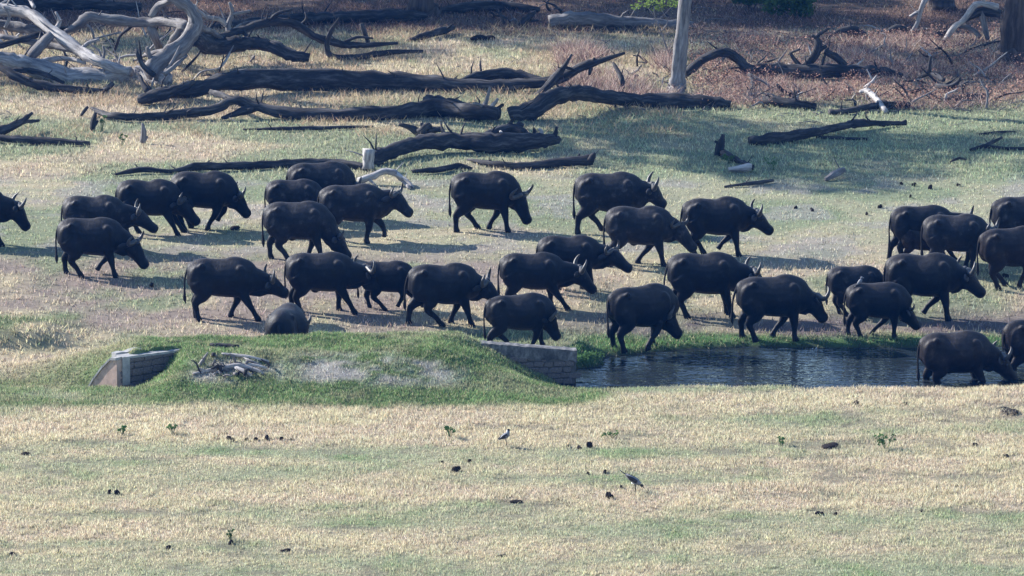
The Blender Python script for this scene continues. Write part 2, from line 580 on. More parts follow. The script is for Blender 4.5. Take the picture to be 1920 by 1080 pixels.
def color_attr(me, cols, name='Col'):
    a = me.color_attributes.new(name, 'FLOAT_COLOR', 'POINT')
    buf = np.ones((len(cols), 4), np.float32)
    buf[:, :3] = cols
    a.data.foreach_set('color', buf.ravel())

def np_mesh(name, verts, loops_per_face, faces):
    me = bpy.data.meshes.new(name)
    me.vertices.add(len(verts))
    me.vertices.foreach_set('co', np.asarray(verts, np.float32).ravel())
    nf = len(faces)
    me.loops.add(nf * loops_per_face)
    me.loops.foreach_set('vertex_index', np.asarray(faces, np.int32).ravel())
    me.polygons.add(nf)
    me.polygons.foreach_set('loop_start', np.arange(0, nf * loops_per_face, loops_per_face, dtype=np.int32))
    me.update(calc_edges=True)
    return me

TAB = {}
def table(x, y):
    """height, colour, density, blade height of the cover, interpolated from the ground grid"""
    fx = (x - TAB['x0']) / TAB['st'] + TAB['ix']; fy = (y - TAB['y0']) / TAB['st'] + TAB['iy']
    i = fx.astype(int); j = fy.astype(int)
    tx = (fx - i)[:, None]; ty = (fy - j)[:, None]; v = TAB['v']
    return (v[j, i] * (1 - tx) + v[j, i + 1] * tx) * (1 - ty) + (v[j + 1, i] * (1 - tx) + v[j + 1, i + 1] * tx) * ty

def build_ground():
    st = 0.13
    xs = np.concatenate([[-4000, -1500, -500, -200, -100, -70, -50, -40, -34, -30, -27], np.arange(-25, 25.01, st), [27, 30, 34, 40, 50, 70, 100, 200, 500, 1500, 4000]])
    ys = np.concatenate([[-500, -100, 0, 40, 60, 75, 84, 90], np.arange(94, 190.01, st), [193, 197, 203, 212, 230, 270, 350, 600, 1500, 5000]])
    X, Y = np.meshgrid(xs, ys)
    x = X.ravel(); y = Y.ravel()
    z = terrain(x, y)
    nx, ny = len(xs), len(ys)
    i = np.arange(nx * ny).reshape(ny, nx)
    f = np.stack([i[:-1, :-1], i[:-1, 1:], i[1:, 1:], i[1:, :-1]], -1).reshape(-1, 4)
    me = np_mesh('ground', np.stack([x, y, z], -1), 4, f)
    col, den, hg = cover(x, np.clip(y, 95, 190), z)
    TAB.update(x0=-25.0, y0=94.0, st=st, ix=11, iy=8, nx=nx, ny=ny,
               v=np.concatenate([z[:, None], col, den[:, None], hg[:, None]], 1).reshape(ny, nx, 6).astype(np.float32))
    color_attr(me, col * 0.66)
    me.polygons.foreach_set('use_smooth', [True] * len(me.polygons))
    o = link('ground', me, M['ground'])
    tag(o, kind='structure')
build_ground()

def blades(name, label, cat, n, xr, yr, sel, hmul=1.0, wid=0.011, clump=5):
    """one stuff object of n single-triangle blades"""
    k = n // clump
    cx = RNG.uniform(xr[0], xr[1], k); cy = RNG.uniform(yr[0], yr[1], k)
    half = (cy * 0.0995) + 1.6                         # a little wider than the view
    ok = np.abs(cx) < half
    cx, cy = cx[ok], cy[ok]
    x = np.repeat(cx, clump) + RNG.normal(0, .035, len(cx) * clump)
    y = np.repeat(cy, clump) + RNG.normal(0, .035, len(cx) * clump)
    tb = table(x, y)
    z, c, d, h = tb[:, 0], tb[:, 1:4], tb[:, 4], tb[:, 5]
    s = sel(x, y, z)
    keep = RNG.uniform(0, 1.6, len(x)) < d * s
    x, y, z, c, h = x[keep], y[keep], z[keep], c[keep], h[keep]
    m = len(x)
    h = h * hmul * RNG.uniform(.45, 1.55, m)
    a = RNG.uniform(0, 2 * math.pi, m)
    lean = RNG.normal(0, .45, (m, 2)) * h[:, None]
    w = wid * RNG.uniform(.6, 1.5, m)
    V = np.empty((m, 3, 3), np.float32)
    V[:, 0] = np.stack([x - np.cos(a) * w, y - np.sin(a) * w, z - .008], -1)
    V[:, 1] = np.stack([x + np.cos(a) * w, y + np.sin(a) * w, z - .008], -1)
    V[:, 2] = np.stack([x + lean[:, 0], y + lean[:, 1], z + h], -1)
    me = np_mesh(name, V.reshape(-1, 3), 3, np.arange(m * 3).reshape(-1, 3))
    br = RNG.uniform(.42, 1.7, m)[:, None]
    hue = 1 + RNG.normal(0, .05, (m, 3))
    cc = c * br * hue
    dead = RNG.uniform(0, 1, m) < .22
    cc[dead] = cc[dead] * .4 + np.array([.46, .38, .25]) * .6 * br[dead]
    col = np.repeat(cc[:, None, :], 3, 1)
    col[:, 2] *= 1.15
    color_attr(me, np.clip(col.reshape(-1, 3), 0, .85))
    o = link(name, me, M['grass'])
    tag(o, label, cat, kind='stuff')
    return o

def on_mound(x, y, z):
    return ((x > -12.5) & (x < 2.6) & (y > 113.9) & (y < 120.3)).astype(float)
def on_margin(x, y, z):
    return ((x > .8) & (y > 119.5) & (y < 124.2)).astype(float)
# ---------------------------------------------------------------- water
def build_water():
    mb = MB()
    xs = np.linspace(0.9, 24.5, 60); ys = np.linspace(116.6, 123.4, 14)
    for yy in ys:
        for xx in xs: mb.v.append((xx, yy, -0.50))
    for j in range(len(ys) - 1):
        for i in range(len(xs) - 1):
            a = j * len(xs) + i
            mb.f.append((a, a + 1, a + 1 + len(xs), a + len(xs)))
    tag(link('pond_water', mb.mesh('pond_water'), M['water']), kind='structure')
build_water()

# ---------------------------------------------------------------- masonry culvert walls
def box_mesh(name, sx, sy, sz, bev=0.012, seed=0, jit=0.0):
    bm = bmesh.new()
    bmesh.ops.create_cube(bm, size=1.0)
    rnd = random.Random(seed)
    for v in bm.verts:
        v.co.x *= sx; v.co.y *= sy; v.co.z *= sz
        v.co += Vector((rnd.uniform(-jit, jit), 0, rnd.uniform(-jit, jit)))
    if bev: bmesh.ops.bevel(bm, geom=bm.edges[:], offset=bev, segments=1, affect='EDGES')
    me = bpy.data.meshes.new(name)
    bm.to_mesh(me); bm.free()
    return me

STONES = []
for i in range(6):
    me = box_mesh('stone', 1, 1, 1, .12, i, .12)
    me.materials.append(M['stone'])
    STONES.append(me)

def wall_between(A, B, thick, zb, name, label, plaster_top, course, parent_parts):
    """wall from A to B (x, y, ztop); returns root, local frame along x"""
    d = Vector((B[0] - A[0], B[1] - A[1], 0)); L = d.length
    rz = math.atan2(d.y, d.x)
    root = empty(name, (A[0], A[1], zb), rz)
    tag(root, label, 'wall')
    za, zb_ = A[2] - zb, B[2] - zb
    def prism(nm, x0, x1, y0, y1, lo0, lo1, hi0, hi1, mat, seg=12, rough=0.0):
        mb = MB(); rnd = random.Random(nm)
        for i in range(seg + 1):
            t = i / seg; x = x0 + (x1 - x0) * t
            lo = lo0 + (lo1 - lo0) * t; hi = hi0 + (hi1 - hi0) * t
            j = rough * rnd.uniform(-1, 1)
            if rough: lo += rnd.uniform(-.05, .05) * (hi - lo > .1)
            mb.v += [(x, y0, lo), (x, y1, lo), (x, y1, hi + j), (x, y0, hi + j)]
        for i in range(seg):
            a = i * 4; b = a + 4
            for k in range(4):
                k2 = (k + 1) % 4
                mb.f.append((a + k, b + k, b + k2, a + k2))
        mb.f.append((0, 1, 2, 3)); mb.f.append((seg * 4 + 3, seg * 4 + 2, seg * 4 + 1, seg * 4))
        return link(nm, mb.mesh(nm, False), mat, root)
    prism('mortar_core', 0, L, 0.0, thick, -.5, -.5, za - .02, zb_ - .02, M['mortar'])
    if plaster_top > 0:
        prism('plaster_band', -.02, L + .02, -.035, thick + .02, za - plaster_top, zb_ - plaster_top, za, zb_, M['plaster'], 26, .010)
    else:
        prism('coping', -.02, L + .02, -.03, thick + .03, za - .05, zb_ - .05, za, zb_, M['concrete'], 20, .006)
        plaster_top = .055
    rnd = random.Random(name)
    r = 0; z = -.45
    while z < max(za, zb_):
        hh = course * rnd.uniform(.85, 1.15)
        x = -rnd.uniform(0, .12)
        while x < L:
            w = rnd.uniform(1.25, 2.2) * course
            xm = x + w / 2
            t = min(1, max(0, xm / L))
            lim = za + (zb_ - za) * t - plaster_top
            if 0 < xm < L and z + hh / 2 < lim + .03:
                s = bpy.data.objects.new('stone', rnd.choice(STONES))
                COL.objects.link(s); s.parent = root
                h2 = min(hh, lim - z + .02) if z + hh > lim else hh
                s.location = (xm, .012 - rnd.uniform(0, .03), z + h2 / 2 + rnd.uniform(-.008, .008))
                s.scale = (w - .018, .07, max(.03, h2 - .018))
                s.rotation_euler = (0, rnd.uniform(-.06, .06), 0)
            x += w
        z += hh; r += 1
    return root, prism

def build_walls():
    # right headwall beside the pond
    a = at(903, 643, 118.75); b = at(1080, 657, 118.95)
    root, prism = wall_between(a, b, .28, -.35, 'culvert_headwall', 'stained grey masonry headwall beside the pond, below a grazing buffalo', .27, .145, None)
    # left headwall
    a = at(230, 669, 116.95); b = at(405, 647, 118.5)
    root, prism = wall_between(a, b, .24, -.3, 'culvert_wall', 'low stone culvert wall with smooth end pillar, left end of mound', 0, .16, None)
    za = a.z + .3
    prism('pillar', -.03, .16, -.045, .27, -.4, -.4, za + .005, za - .01, M['concrete'], 2)
    # broken block behind the pillar top
    prism('broken_block', .04, .95, .34, .5, -.2, -.2, za + .03, za + .03, M['concrete'], 6, .03)
    # sloping wing wall
    w = empty('wing_wall', (a.x - .02, a.y - .02, -.3))
    d = Vector((-.72, .62, 0)); w.rotation_euler = (0, 0, math.atan2(d.y, d.x))
    tag(w, 'pinkish rendered wing wall sloping down left of the culvert pillar', 'wall')
    mb = MB(); mc = MB()
    zt = a.z + .3 - .05
    prof = [(0.0, zt), (.18, zt - .02), (.42, zt - .22), (.70, zt - .52), (.95, -.05)]
    for (x, z) in prof:
        mb.v += [(x, 0.0, -.5), (x, .16, -.5), (x, .16, z), (x, 0.0, z)]
    # local -y is behind after the rotation, so the camera-side face is +y
    for i in range(len(prof) - 1):
        p = i * 4; q = p + 4
        for k in range(4):
            k2 = (k + 1) % 4
            mb.f.append((p + k, q + k, q + k2, p + k2))
    mb.f.append((0, 1, 2, 3)); e = (len(prof) - 1) * 4; mb.f.append((e + 3, e + 2, e + 1, e))
    link('render_face', mb.mesh('render_face', False), M['brick'], w)
    for i in range(len(prof) - 1):
        (x0, z0), (x1, z1) = prof[i], prof[i + 1]
        m2 = MB()
        vs = []
        for x, z in ((x0 + .006, z0), (x1 - .006, z1)):
            vs += [(x, -.03, z + .002), (x, .19, z + .002), (x, .19, z + .055), (x, -.03, z + .055)]
        m2.add(vs, [(0, 4, 5, 1), (1, 5, 6, 2), (2, 6, 7, 3), (3, 7, 4, 0), (0, 1, 2, 3), (7, 6, 5, 4)])
        link('coping_slab', m2.mesh('coping_slab', False), M['concrete'], w)
build_walls()

# ---------------------------------------------------------------- dead wood
def limb_mesh(name, pts, sides=10, jit=.12, seed=0, spurs=0.0):
    """pts: (Vector, radius) list -> rough tapered limb with grain coordinates"""
    rnd = random.Random(seed)
    arr = [(p.x, p.y, p.z, r) for p, r in pts]
    L = sum((pts[i + 1][0] - pts[i][0]).length for i in range(len(pts) - 1))
    n = max(5, min(60, int(L / .16) + 3))
    A = catmull(arr, n)
    rav = A[:, 3].mean()
    for i in range(1, n - 1):
        A[i, 1] += rnd.uniform(-.25, .25) * A[i, 3] * .5
        A[i, 2] += rnd.uniform(-.25, .25) * A[i, 3] * .5
    A[:, 3] = np.maximum(A[:, 3], .006) * np.array([1 + rnd.uniform(-.10, .10) for _ in range(n)])
    mb = MB()
    mb.tube([Vector(a[:3]) for a in A], [(max(.004, a[3]), max(.004, a[3])) for a in A], sides, cap=True, jit=jit * .6, seed=seed)
    ph = rnd.uniform(0, 6)
    for i in range(n):                                     # flutes and swellings that run along the limb
        c = Vector(A[i, :3])
        for k in range(sides):
            an = 2 * math.pi * k / sides
            f = 1 + .10 * math.sin(2 * an + ph + i * .22) + .08 * math.sin(5 * an + ph * 2 - i * .12) + .05 * math.sin(i * .9 + ph)
            q = Vector(mb.v[i * sides + k])
            mb.v[i * sides + k] = tuple(c + (q - c) * f)
    if spurs:
        for _ in range(int(L / 1.1 * spurs + rnd.random())):
            i = rnd.randrange(1, n - 1)
            c = Vector(A[i, :3]); R = A[i, 3]
            d = Vector((rnd.uniform(-.8, .8), rnd.uniform(-.7, .5), rnd.uniform(.2, 1.0))).normalized()
            ln = rnd.uniform(.10, .45) * min(1.4, .5 + R * 5)
            r = min(.03, R * .22) * rnd.uniform(.6, 1.1)
            e = c + d * (R + ln); m_ = c.lerp(e, .6) + Vector((rnd.uniform(-.05, .05), 0, rnd.uniform(-.04, .04)))
            mb.tube([c, m_, e], [r * 1.3, r, r * .25], 5)
    me = mb.mesh(name)
    s = np.concatenate([[0], np.cumsum(np.linalg.norm(np.diff(A[:, :3], axis=0), axis=1))])
    g = np.zeros((len(me.vertices), 3), np.float32)
    for i in range(n):
        for k in range(sides):
            an = 2 * math.pi * k / sides
            g[i * sides + k] = (s[i] + seed * 3.7, math.cos(an) * rav * 1.0 + seed, math.sin(an) * rav)
    for j in range(n * sides, len(me.vertices)):
        c = me.vertices[j].co
        g[j] = (c.z + seed, c.x * .3, c.y * .3)
    at_ = me.attributes.new('grain', 'FLOAT_VECTOR', 'POINT')
    at_.data.foreach_set('vector', g.ravel())
    return me

_seed = [100]
def pxlimb(pts, y0=None):
    """pts: (px, py, radius_px[, ground_row]) -> [(Vector, r)]. ground_row fixes the distance of the point."""
    out = []
    row = None
    for p in pts:
        px, py, r = p[:3]
        if len(p) > 3: row = p[3]
        g = ground(px, row)
        w = at(px, py, g.y)
        out.append((w, r / ppm(g.y, w.z)))
    return out

def wood(name, label, mat, limbs, cat='log', sides=10, group=None, part0='trunk'):
    """limbs: list of (pixel points, optional material); the first is the trunk, the rest branches"""
    L0 = pxlimb(limbs[0][0] if isinstance(limbs[0], tuple) else limbs[0])
    base = sum((p for p, r in L0), Vector()) / len(L0)
    base.z = tz(base.x, base.y)
    single = len(limbs) == 1
    root = None if single else empty(name, base)
    if root is not None: tag(root, label, cat, group)
    for i, lb in enumerate(limbs):
        m = mat
        if isinstance(lb, tuple): lb, m = lb
        pts = [(p - base, r) for p, r in pxlimb(lb)]
        _seed[0] += 1
        nm = name if single else (part0 if i == 0 else 'branch')
        rp = max(r for p, r in pts)
        me = limb_mesh(nm, pts, sides + 3 if rp > .08 else 7, .12, _seed[0], 0.0 if base.y < 119 else .9)
        o = link(nm, me, M[m], root)
        if single:
            o.location = base
            tag(o, label, cat, group)
    return root

# the big bleached fallen tree, top left
wood('fallen_tree', 'big bleached fallen tree with arching branches at top left', 'wood_pale', [
    [(-90, 92, 17, 150), (0, 112, 17, 152), (60, 124, 18), (130, 143, 17), (200, 147, 17), (262, 143, 18), (312, 150, 14, 160)],
    [(-60, 10, 12, 120), (0, 18, 11, 120), (55, 26, 11, 125), (100, 60, 11, 135), (150, 95, 10, 145), (190, 117, 9, 155), (245, 136, 9, 160)],
    ([(0, 68, 5, 130), (90, 84, 6, 135), (160, 101, 4, 145)], 'wood_grey'),
    ([(58, 107, 10, 140), (78, 84, 10), (98, 64, 7)], 'wood_grey'),
    ([(280, 140, 20, 160), (310, 112, 19, 158), (345, 82, 17, 155), (366, 50, 15, 150), (360, 24, 12), (338, 4, 11), (315, -6, 7)], 'wood_grey'),
    ([(120, 62, 5, 130), (148, 46, 9, 130), (168, 31, 9), (230, 40, 9), (280, 42, 9), (325, 42, 10, 140), (352, 50, 10, 148)], 'wood_grey'),
    ([(282, 32, 6, 130), (300, 10, 6, 130), (335, 0, 7, 140), (355, 14, 7, 146)], 'wood_grey'),
    ([(248, 48, 4, 125), (226, 66, 3, 122), (220, 80, 3), (213, 98, 2, 120)], 'wood_dark'),
    ([(282, 50, 9, 130), (292, 74, 8), (302, 97, 6, 118)], 'wood_grey'),
    ([(340, 52, 8, 130), (328, 72, 8), (314, 92, 6, 118)], 'wood_grey'),
    ([(362, 70, 15, 152), (400, 88, 14, 128), (452, 82, 14, 122), (500, 84, 13, 120), (545, 103, 11, 124), (580, 108, 8, 122)], 'wood_dark'),
    ([(350, 65, 12, 150), (400, 70, 8, 125), (450, 58, 7, 118), (500, 42, 7, 112), (550, 44, 8, 112), (592, 69, 8), (640, 82, 7, 108), (682, 85, 5, 108), (745, 81, 3, 104)], 'wood_dark'),
    ([(636, 34, 2, 112), (622, 56, 4, 112), (613, 82, 5), (620, 104, 5, 112), (660, 108, 6, 114), (720, 99, 6, 110), (792, 96, 3, 104)], 'wood_dark'),
    ([(678, 44, 5, 106), (684, 62, 4), (690, 80, 4, 106)], 'wood_dark'),
    ([(430, 4, 3, 118), (436, 24, 4, 118), (428, 48, 5), (432, 72, 5, 120)], 'wood_grey'),
    ([(436, 26, 4, 118), (452, 24, 3), (468, 21, 3, 116)], 'wood_grey'),
    ([(362, 12, 5, 145), (385, 32, 5, 130), (410, 36, 4, 122), (424, 48, 4, 118)], 'wood_pale'),
    ([(255, 92, 3, 160), (262, 112, 4, 162), (272, 128, 5, 164), (290, 142, 6, 165)], 'wood_dark'),
    ([(338, 86, 2, 160), (322, 118, 3, 163), (306, 138, 3, 165)], 'wood_grey'),
    ([(350, 104, 3, 160), (330, 122, 4, 164), (308, 140, 5, 166)], 'wood_grey'),
    ([(50, -10, 3, 118), (58, 2, 3), (64, 14, 4, 122)], 'wood_pale'),
    ([(-20, 44, 9, 118), (30, 50, 9, 120), (80, 62, 8, 126), (128, 84, 7, 136)], 'wood_grey'),
    ([(-10, 88, 6, 138), (40, 74, 6, 134), (95, 58, 5, 126), (135, 52, 3, 122)], 'wood_dark'),
    ([(10, 52, 3, 122), (18, 30, 3), (6, 12, 2)], 'wood_pale'),
    ([(100, 60, 5, 128), (112, 40, 4), (104, 22, 2)], 'wood_pale'),
    ([(150, 95, 4, 146), (166, 80, 3), (186, 74, 2)], 'wood_pale'),
    ([(190, 118, 4, 155), (196, 100, 3), (193, 86, 2)], 'wood_grey'),
    ([(60, 122, 6, 152), (90, 112, 5, 146), (128, 110, 4, 142), (160, 118, 3, 146)], 'wood_pale'),
    ([(366, 50, 7, 145), (392, 58, 6, 130), (420, 76, 5, 122), (445, 96, 3, 118)], 'wood_grey'),
    ([(300, 130, 6, 160), (282, 108, 5), (276, 88, 3)], 'wood_grey'),
    ([(326, 100, 5, 158), (300, 96, 4, 150), (272, 104, 3, 142), (250, 114, 2, 138)], 'wood_grey'),
    ([(500, 44, 4, 112), (520, 26, 3), (548, 18, 2)], 'wood_dark'),
    ([(560, 52, 4, 112), (575, 36, 3), (572, 22, 2)], 'wood_dark'),
    ([(455, 58, 4, 118), (470, 76, 4), (488, 92, 3, 116)], 'wood_dark'),
    ([(640, 82, 4, 108), (668, 70, 3), (700, 72, 2)], 'wood_dark'),
    ([(15, 135, 5, 168), (48, 132, 5, 166), (85, 140, 4, 168), (120, 156, 3, 172)], 'wood_dark'),
], 'fallen tree', 12)
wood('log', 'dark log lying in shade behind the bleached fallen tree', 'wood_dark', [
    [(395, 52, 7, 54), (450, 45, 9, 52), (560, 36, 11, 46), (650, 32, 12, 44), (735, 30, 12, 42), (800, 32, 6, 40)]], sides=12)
wood('fallen_tree', 'longest dark fallen trunk, lying level across the upper left', 'wood_dark', [
    [(262, 187, 9, 198), (300, 176, 12, 194), (362, 168, 14, 190), (425, 153, 18, 184), (520, 147, 19, 174), (640, 150, 19, 172), (760, 156, 18, 172), (870, 162, 14, 172), (960, 160, 12, 172), (1040, 150, 10, 172), (1090, 126, 8, 172), (1132, 112, 5, 172), (1172, 99, 2, 172)],
    [(258, 189, 5, 200), (292, 182, 10, 198), (340, 164, 8, 194), (362, 155, 6, 190)],
    [(278, 172, 6, 188), (268, 158, 4, 185), (262, 142, 3, 182)],
    [(1008, 180, 7, 182), (1030, 158, 7, 178), (1048, 138, 6, 176), (1060, 122, 4), (1072, 102, 2, 175)],
    [(1056, 125, 4, 175), (1082, 132, 2, 174)],
    [(1150, 118, 3, 168), (1162, 140, 5, 172), (1168, 160, 5, 176), (1160, 178, 4, 178)],
    [(1115, 108, 2, 172), (1108, 125, 4, 172), (1105, 140, 2, 174)],
], 'fallen tree', 14)
wood('log', 'humped dark log just behind the right end of the longest trunk', 'wood_dark', [
    [(850, 156, 3, 164), (890, 146, 9, 162), (945, 138, 11, 158), (985, 143, 9, 160), (1020, 152, 6, 162)]])
wood('forked_log', 'forked dark log with splintered right end below the longest trunk', 'wood_dark', [
    [(172, 203, 3, 206), (205, 216, 6, 226), (260, 219, 7, 228), (330, 215, 8, 226), (400, 205, 9, 224), (438, 188, 9, 222), (470, 197, 10, 222), (540, 213, 11, 224), (640, 216, 12, 226), (740, 210, 13, 224), (815, 202, 15, 220), (880, 208, 16, 226), (935, 214, 13, 230)],
    [(478, 200, 8, 222), (450, 210, 7, 226), (415, 222, 3, 226)],
    [(800, 192, 13, 212), (850, 198, 14, 218), (905, 212, 9, 226)],
    ([(898, 215, 6, 228), (908, 200, 5), (914, 184, 3), (919, 163, 2, 228)], 'wood_grey'),
    ([(905, 216, 5, 230), (922, 200, 4), (934, 185, 2, 230)], 'wood_pale'),
    ([(912, 206, 3, 230), (898, 196, 3), (886, 195, 2, 230)], 'wood_grey'),
    ([(925, 212, 5, 230), (940, 198, 3), (945, 196, 2, 230)], 'wood_dark'),
    [(395, 172, 5, 200), (420, 180, 5, 210), (440, 190, 6, 218)],
], 'fallen tree', 13)
wood('curved_log', 'curved dark log humping up left of the pale tree trunk', 'wood_dark', [
    [(955, 215, 13, 228), (995, 208, 16, 226), (1035, 184, 16, 222), (1078, 173, 14, 216), (1120, 180, 14, 208), (1180, 187, 13, 202), (1260, 189, 13, 202), (1335, 192, 11, 203), (1370, 196, 6, 203)],
    [(1172, 196, 5, 202), (1176, 204, 3, 205)], [(1150, 194, 4, 202), (1155, 201, 2, 205)]], 'fallen tree', 13)
wood('broken_log', 'broken grey log with pale cut stub, just behind the herd', 'wood_dark', [
    [(688, 300, 12, 312), (720, 290, 13, 306), (780, 270, 14, 292), (850, 264, 17, 286), (930, 267, 18, 288), (1000, 264, 14, 286), (1046, 262, 7, 276)],
    ([(690, 316, 12, 320), (690, 300, 12), (692, 280, 13, 320)], 'wood_pale'),
    ([(905, 262, 10, 282), (930, 248, 9, 278), (962, 240, 8, 276), (985, 250, 8, 280)], 'wood_dark'),
    ([(930, 246, 5, 276), (950, 238, 4), (966, 219, 2, 276)], 'wood_dark'),
    ([(970, 242, 6, 276), (978, 230, 6, 276)], 'wood_dark'),
    ([(1000, 256, 4, 280), (1003, 246, 4), (1000, 240, 2, 280)], 'wood_dark'),
    ([(1012, 258, 5, 280), (1016, 247, 4), (1010, 241, 2, 280)], 'wood_pale'),
    ([(1038, 260, 6, 278), (1042, 248, 4), (1044, 237, 2, 278)], 'wood_dark'),
    ([(938, 246, 2, 280), (946, 256, 3, 282), (950, 258, 2, 284)], 'wood_pale')], 'fallen log', 14)
wood('snag', 'small dark twisted snag above the broken grey log', 'wood_dark', [
    [(748, 233, 3, 254), (766, 238, 5), (782, 247, 7), (790, 254, 6, 256)],
    [(786, 250, 8, 256), (800, 240, 8), (808, 234, 5)], [(795, 246, 5, 256), (818, 243, 6), (828, 243, 4)], [(795, 242, 4, 256), (790, 230, 3)]], 'snag')
wood('log', 'thin dark log lying right of the broken grey log', 'wood_dark', [
    [(876, 299, 2, 303), (930, 308, 6, 316), (985, 311, 8, 318), (1050, 304, 9, 314), (1112, 300, 9, 312)],
    [(1108, 302, 6, 314), (1112, 292, 5), (1116, 288, 3)], [(1085, 297, 3, 312), (1086, 288, 2)]])
wood('log', 'long low dark log behind the leftmost group of buffalo', 'wood_dark', [
    [(212, 328, 2, 331), (265, 318, 5, 326), (320, 321, 4, 326), (370, 312, 8, 322), (450, 311, 8, 320), (545, 307, 8, 315), (625, 307, 8, 314), (690, 313, 7, 320)],
    ([(630, 306, 4, 314), (631, 298, 2)], 'wood_grey')])
wood('log', 'flat dark log half buried left of the lone walking buffalo', 'wood_dark', [
    [(770, 321, 3, 326), (820, 318, 6, 325), (858, 311, 6, 318), (885, 316, 3, 320)]])
wood('stick', 'thin dark stick lying in grass below the forked log', 'wood_dark', [
    [(455, 243, 2, 246), (530, 241, 4, 247), (600, 240, 4, 245), (700, 237, 2, 241)]], 'stick')
wood('branch', 'pale arching dead branch beside the pale cut stub', 'wood_pale', [
    [(672, 340, 6, 346), (700, 330, 7, 346), (722, 321, 7, 346), (742, 325, 6), (757, 340, 5), (768, 353, 3, 356)],
    [(738, 324, 4, 346), (762, 338, 3, 350), (775, 352, 2, 354)], [(690, 334, 3, 346), (705, 348, 2, 350)]], 'branch')
wood('log', 'short forked dark log at the left edge under the bleached tree', 'wood_dark', [
    [(-40, 252, 9, 262), (0, 245, 9, 257), (35, 231, 7, 254), (60, 212, 3, 250)], [(38, 229, 5, 252), (72, 226, 3, 244)]])
wood('log', 'dark log lying flat at the left edge, second from the herd', 'wood_dark', [
    [(-30, 256, 7, 266), (20, 260, 7, 270), (80, 264, 7, 272), (168, 269, 4, 275)]])
wood('branch', 'dark bent branch resting below the bleached trunk at left edge', 'wood_dark', [
    [(-30, 108, 8, 165), (10, 132, 8, 172), (55, 155, 9, 176), (110, 165, 8, 178), (195, 172, 5, 178)], [(192, 171, 4, 178), (205, 163, 5), (213, 155, 3)], [(52, 150, 5, 176), (90, 155, 3, 172)]], 'branch')
wood('stump', 'narrow rotten stump with weeds left of the forked log', 'wood_dark', [
    [(173, 244, 6, 246), (175, 228, 6), (179, 211, 3)], [(176, 236, 4, 246), (184, 226, 2)]], 'stump')
wood('stake', 'upright pointed wood stake standing in the grass, upper left', 'wood_grey', [
    [(268, 268, 5, 270), (270, 250, 5), (267, 231, 2)], [(268, 266, 5, 270), (276, 256, 3)]], 'stump')
wood('branch', 'small dark broken branch at the tip of the forked log', 'wood_dark', [
    [(152, 217, 2, 220), (158, 208, 3), (165, 200, 2)], [(158, 208, 2, 220), (153, 213, 2)]], 'branch')
wood('log', 'short dark log on the sunlit grass in the upper middle', 'wood_dark', [
    [(762, 77, 2, 79), (790, 69, 6, 77), (830, 58, 7, 68), (850, 52, 5, 62)]])
wood('hollow_log', 'grey hollow log lying along the forest edge, upper middle', 'wood_grey', [
    [(1030, 40, 10, 54), (1080, 36, 13, 54), (1150, 40, 12, 54), (1220, 44, 11, 54), (1300, 48, 8, 54)]], sides=14)
wood('stump', 'tilted dark stump at left end of the grey hollow log', 'wood_dark', [
    [(976, 50, 7, 52), (985, 38, 8), (996, 28, 6), (1004, 22, 3)], [(985, 40, 4, 52), (1010, 38, 2)]], 'stump')
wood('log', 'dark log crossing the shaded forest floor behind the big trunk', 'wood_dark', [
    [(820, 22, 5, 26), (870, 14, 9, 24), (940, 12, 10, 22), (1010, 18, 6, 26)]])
wood('arched_log', 'arched log with upright branches in the reddish undergrowth', 'wood_dark', [
    [(1286, 138, 8, 150), (1318, 113, 9, 148), (1352, 98, 9, 146), (1382, 110, 9, 146), (1405, 130, 10, 148), (1460, 133, 13, 148), (1530, 135, 13, 149), (1590, 134, 12, 149), (1660, 135, 9, 148), (1690, 142, 5, 150)],
    [(1352, 100, 5, 146), (1362, 92, 4), (1380, 100, 3)],
    [(1508, 126, 7, 147), (1528, 104, 7), (1535, 82, 7), (1532, 68, 4), (1555, 53, 2)],
    [(1530, 98, 6, 147), (1550, 86, 3)], [(1532, 72, 4, 147), (1522, 66, 3)],
    [(1546, 96, 6, 147), (1565, 106, 7), (1586, 124, 7)], [(1480, 98, 2, 147), (1490, 112, 4), (1500, 125, 4)],
    [(1552, 90, 2, 147), (1545, 108, 3), (1540, 125, 2)], [(1500, 92, 2, 147), (1482, 99, 2)],
    [(1404, 138, 6, 150), (1412, 155, 6, 165), (1408, 174, 7, 178), (1395, 182, 5, 184)]], 'fallen tree', 11)
wood('branch', 'dark curved branch above the arched log', 'wood_dark', [
    [(1550, 72, 3, 76), (1575, 58, 5), (1600, 54, 6), (1620, 64, 5, 74)], [(1590, 62, 8, 74), (1622, 68, 8, 76)]], 'branch')
wood('dead_branch', 'pale forked dead branches leaning against the big right trunk', 'wood_pale', [
    [(1772, 76, 5, 82), (1788, 52, 6), (1806, 38, 6), (1824, 14, 6), (1840, 6, 5), (1870, 14, 6, 80)],
    ([(1790, 48, 5, 80), (1818, 52, 5), (1838, 70, 4)], 'wood_grey'), ([(1840, 20, 7, 80), (1846, 50, 6), (1852, 74, 5)], 'wood_grey'),
    ([(1806, 38, 7, 80), (1840, 22, 8), (1875, 26, 8)], 'wood_dark')], 'branch')
wood('dead_branch', 'pale broken upright branch standing left of the big right trunk', 'wood_pale', [
    [(1708, 64, 4, 66), (1720, 44, 4), (1726, 20, 5), (1736, -4, 6)], ([(1725, 20, 4, 66), (1706, 31, 3)], 'wood_pale')], 'branch')
wood('log', 'dark arched roots on the ground beside the pale upright branch', 'wood_dark', [
    [(1655, 68, 4, 70), (1672, 54, 5), (1690, 52, 5), (1705, 62, 4, 70)], [(1710, 64, 7, 70), (1740, 60, 7, 70)], [(1735, 68, 8, 74), (1775, 64, 8, 74)]])
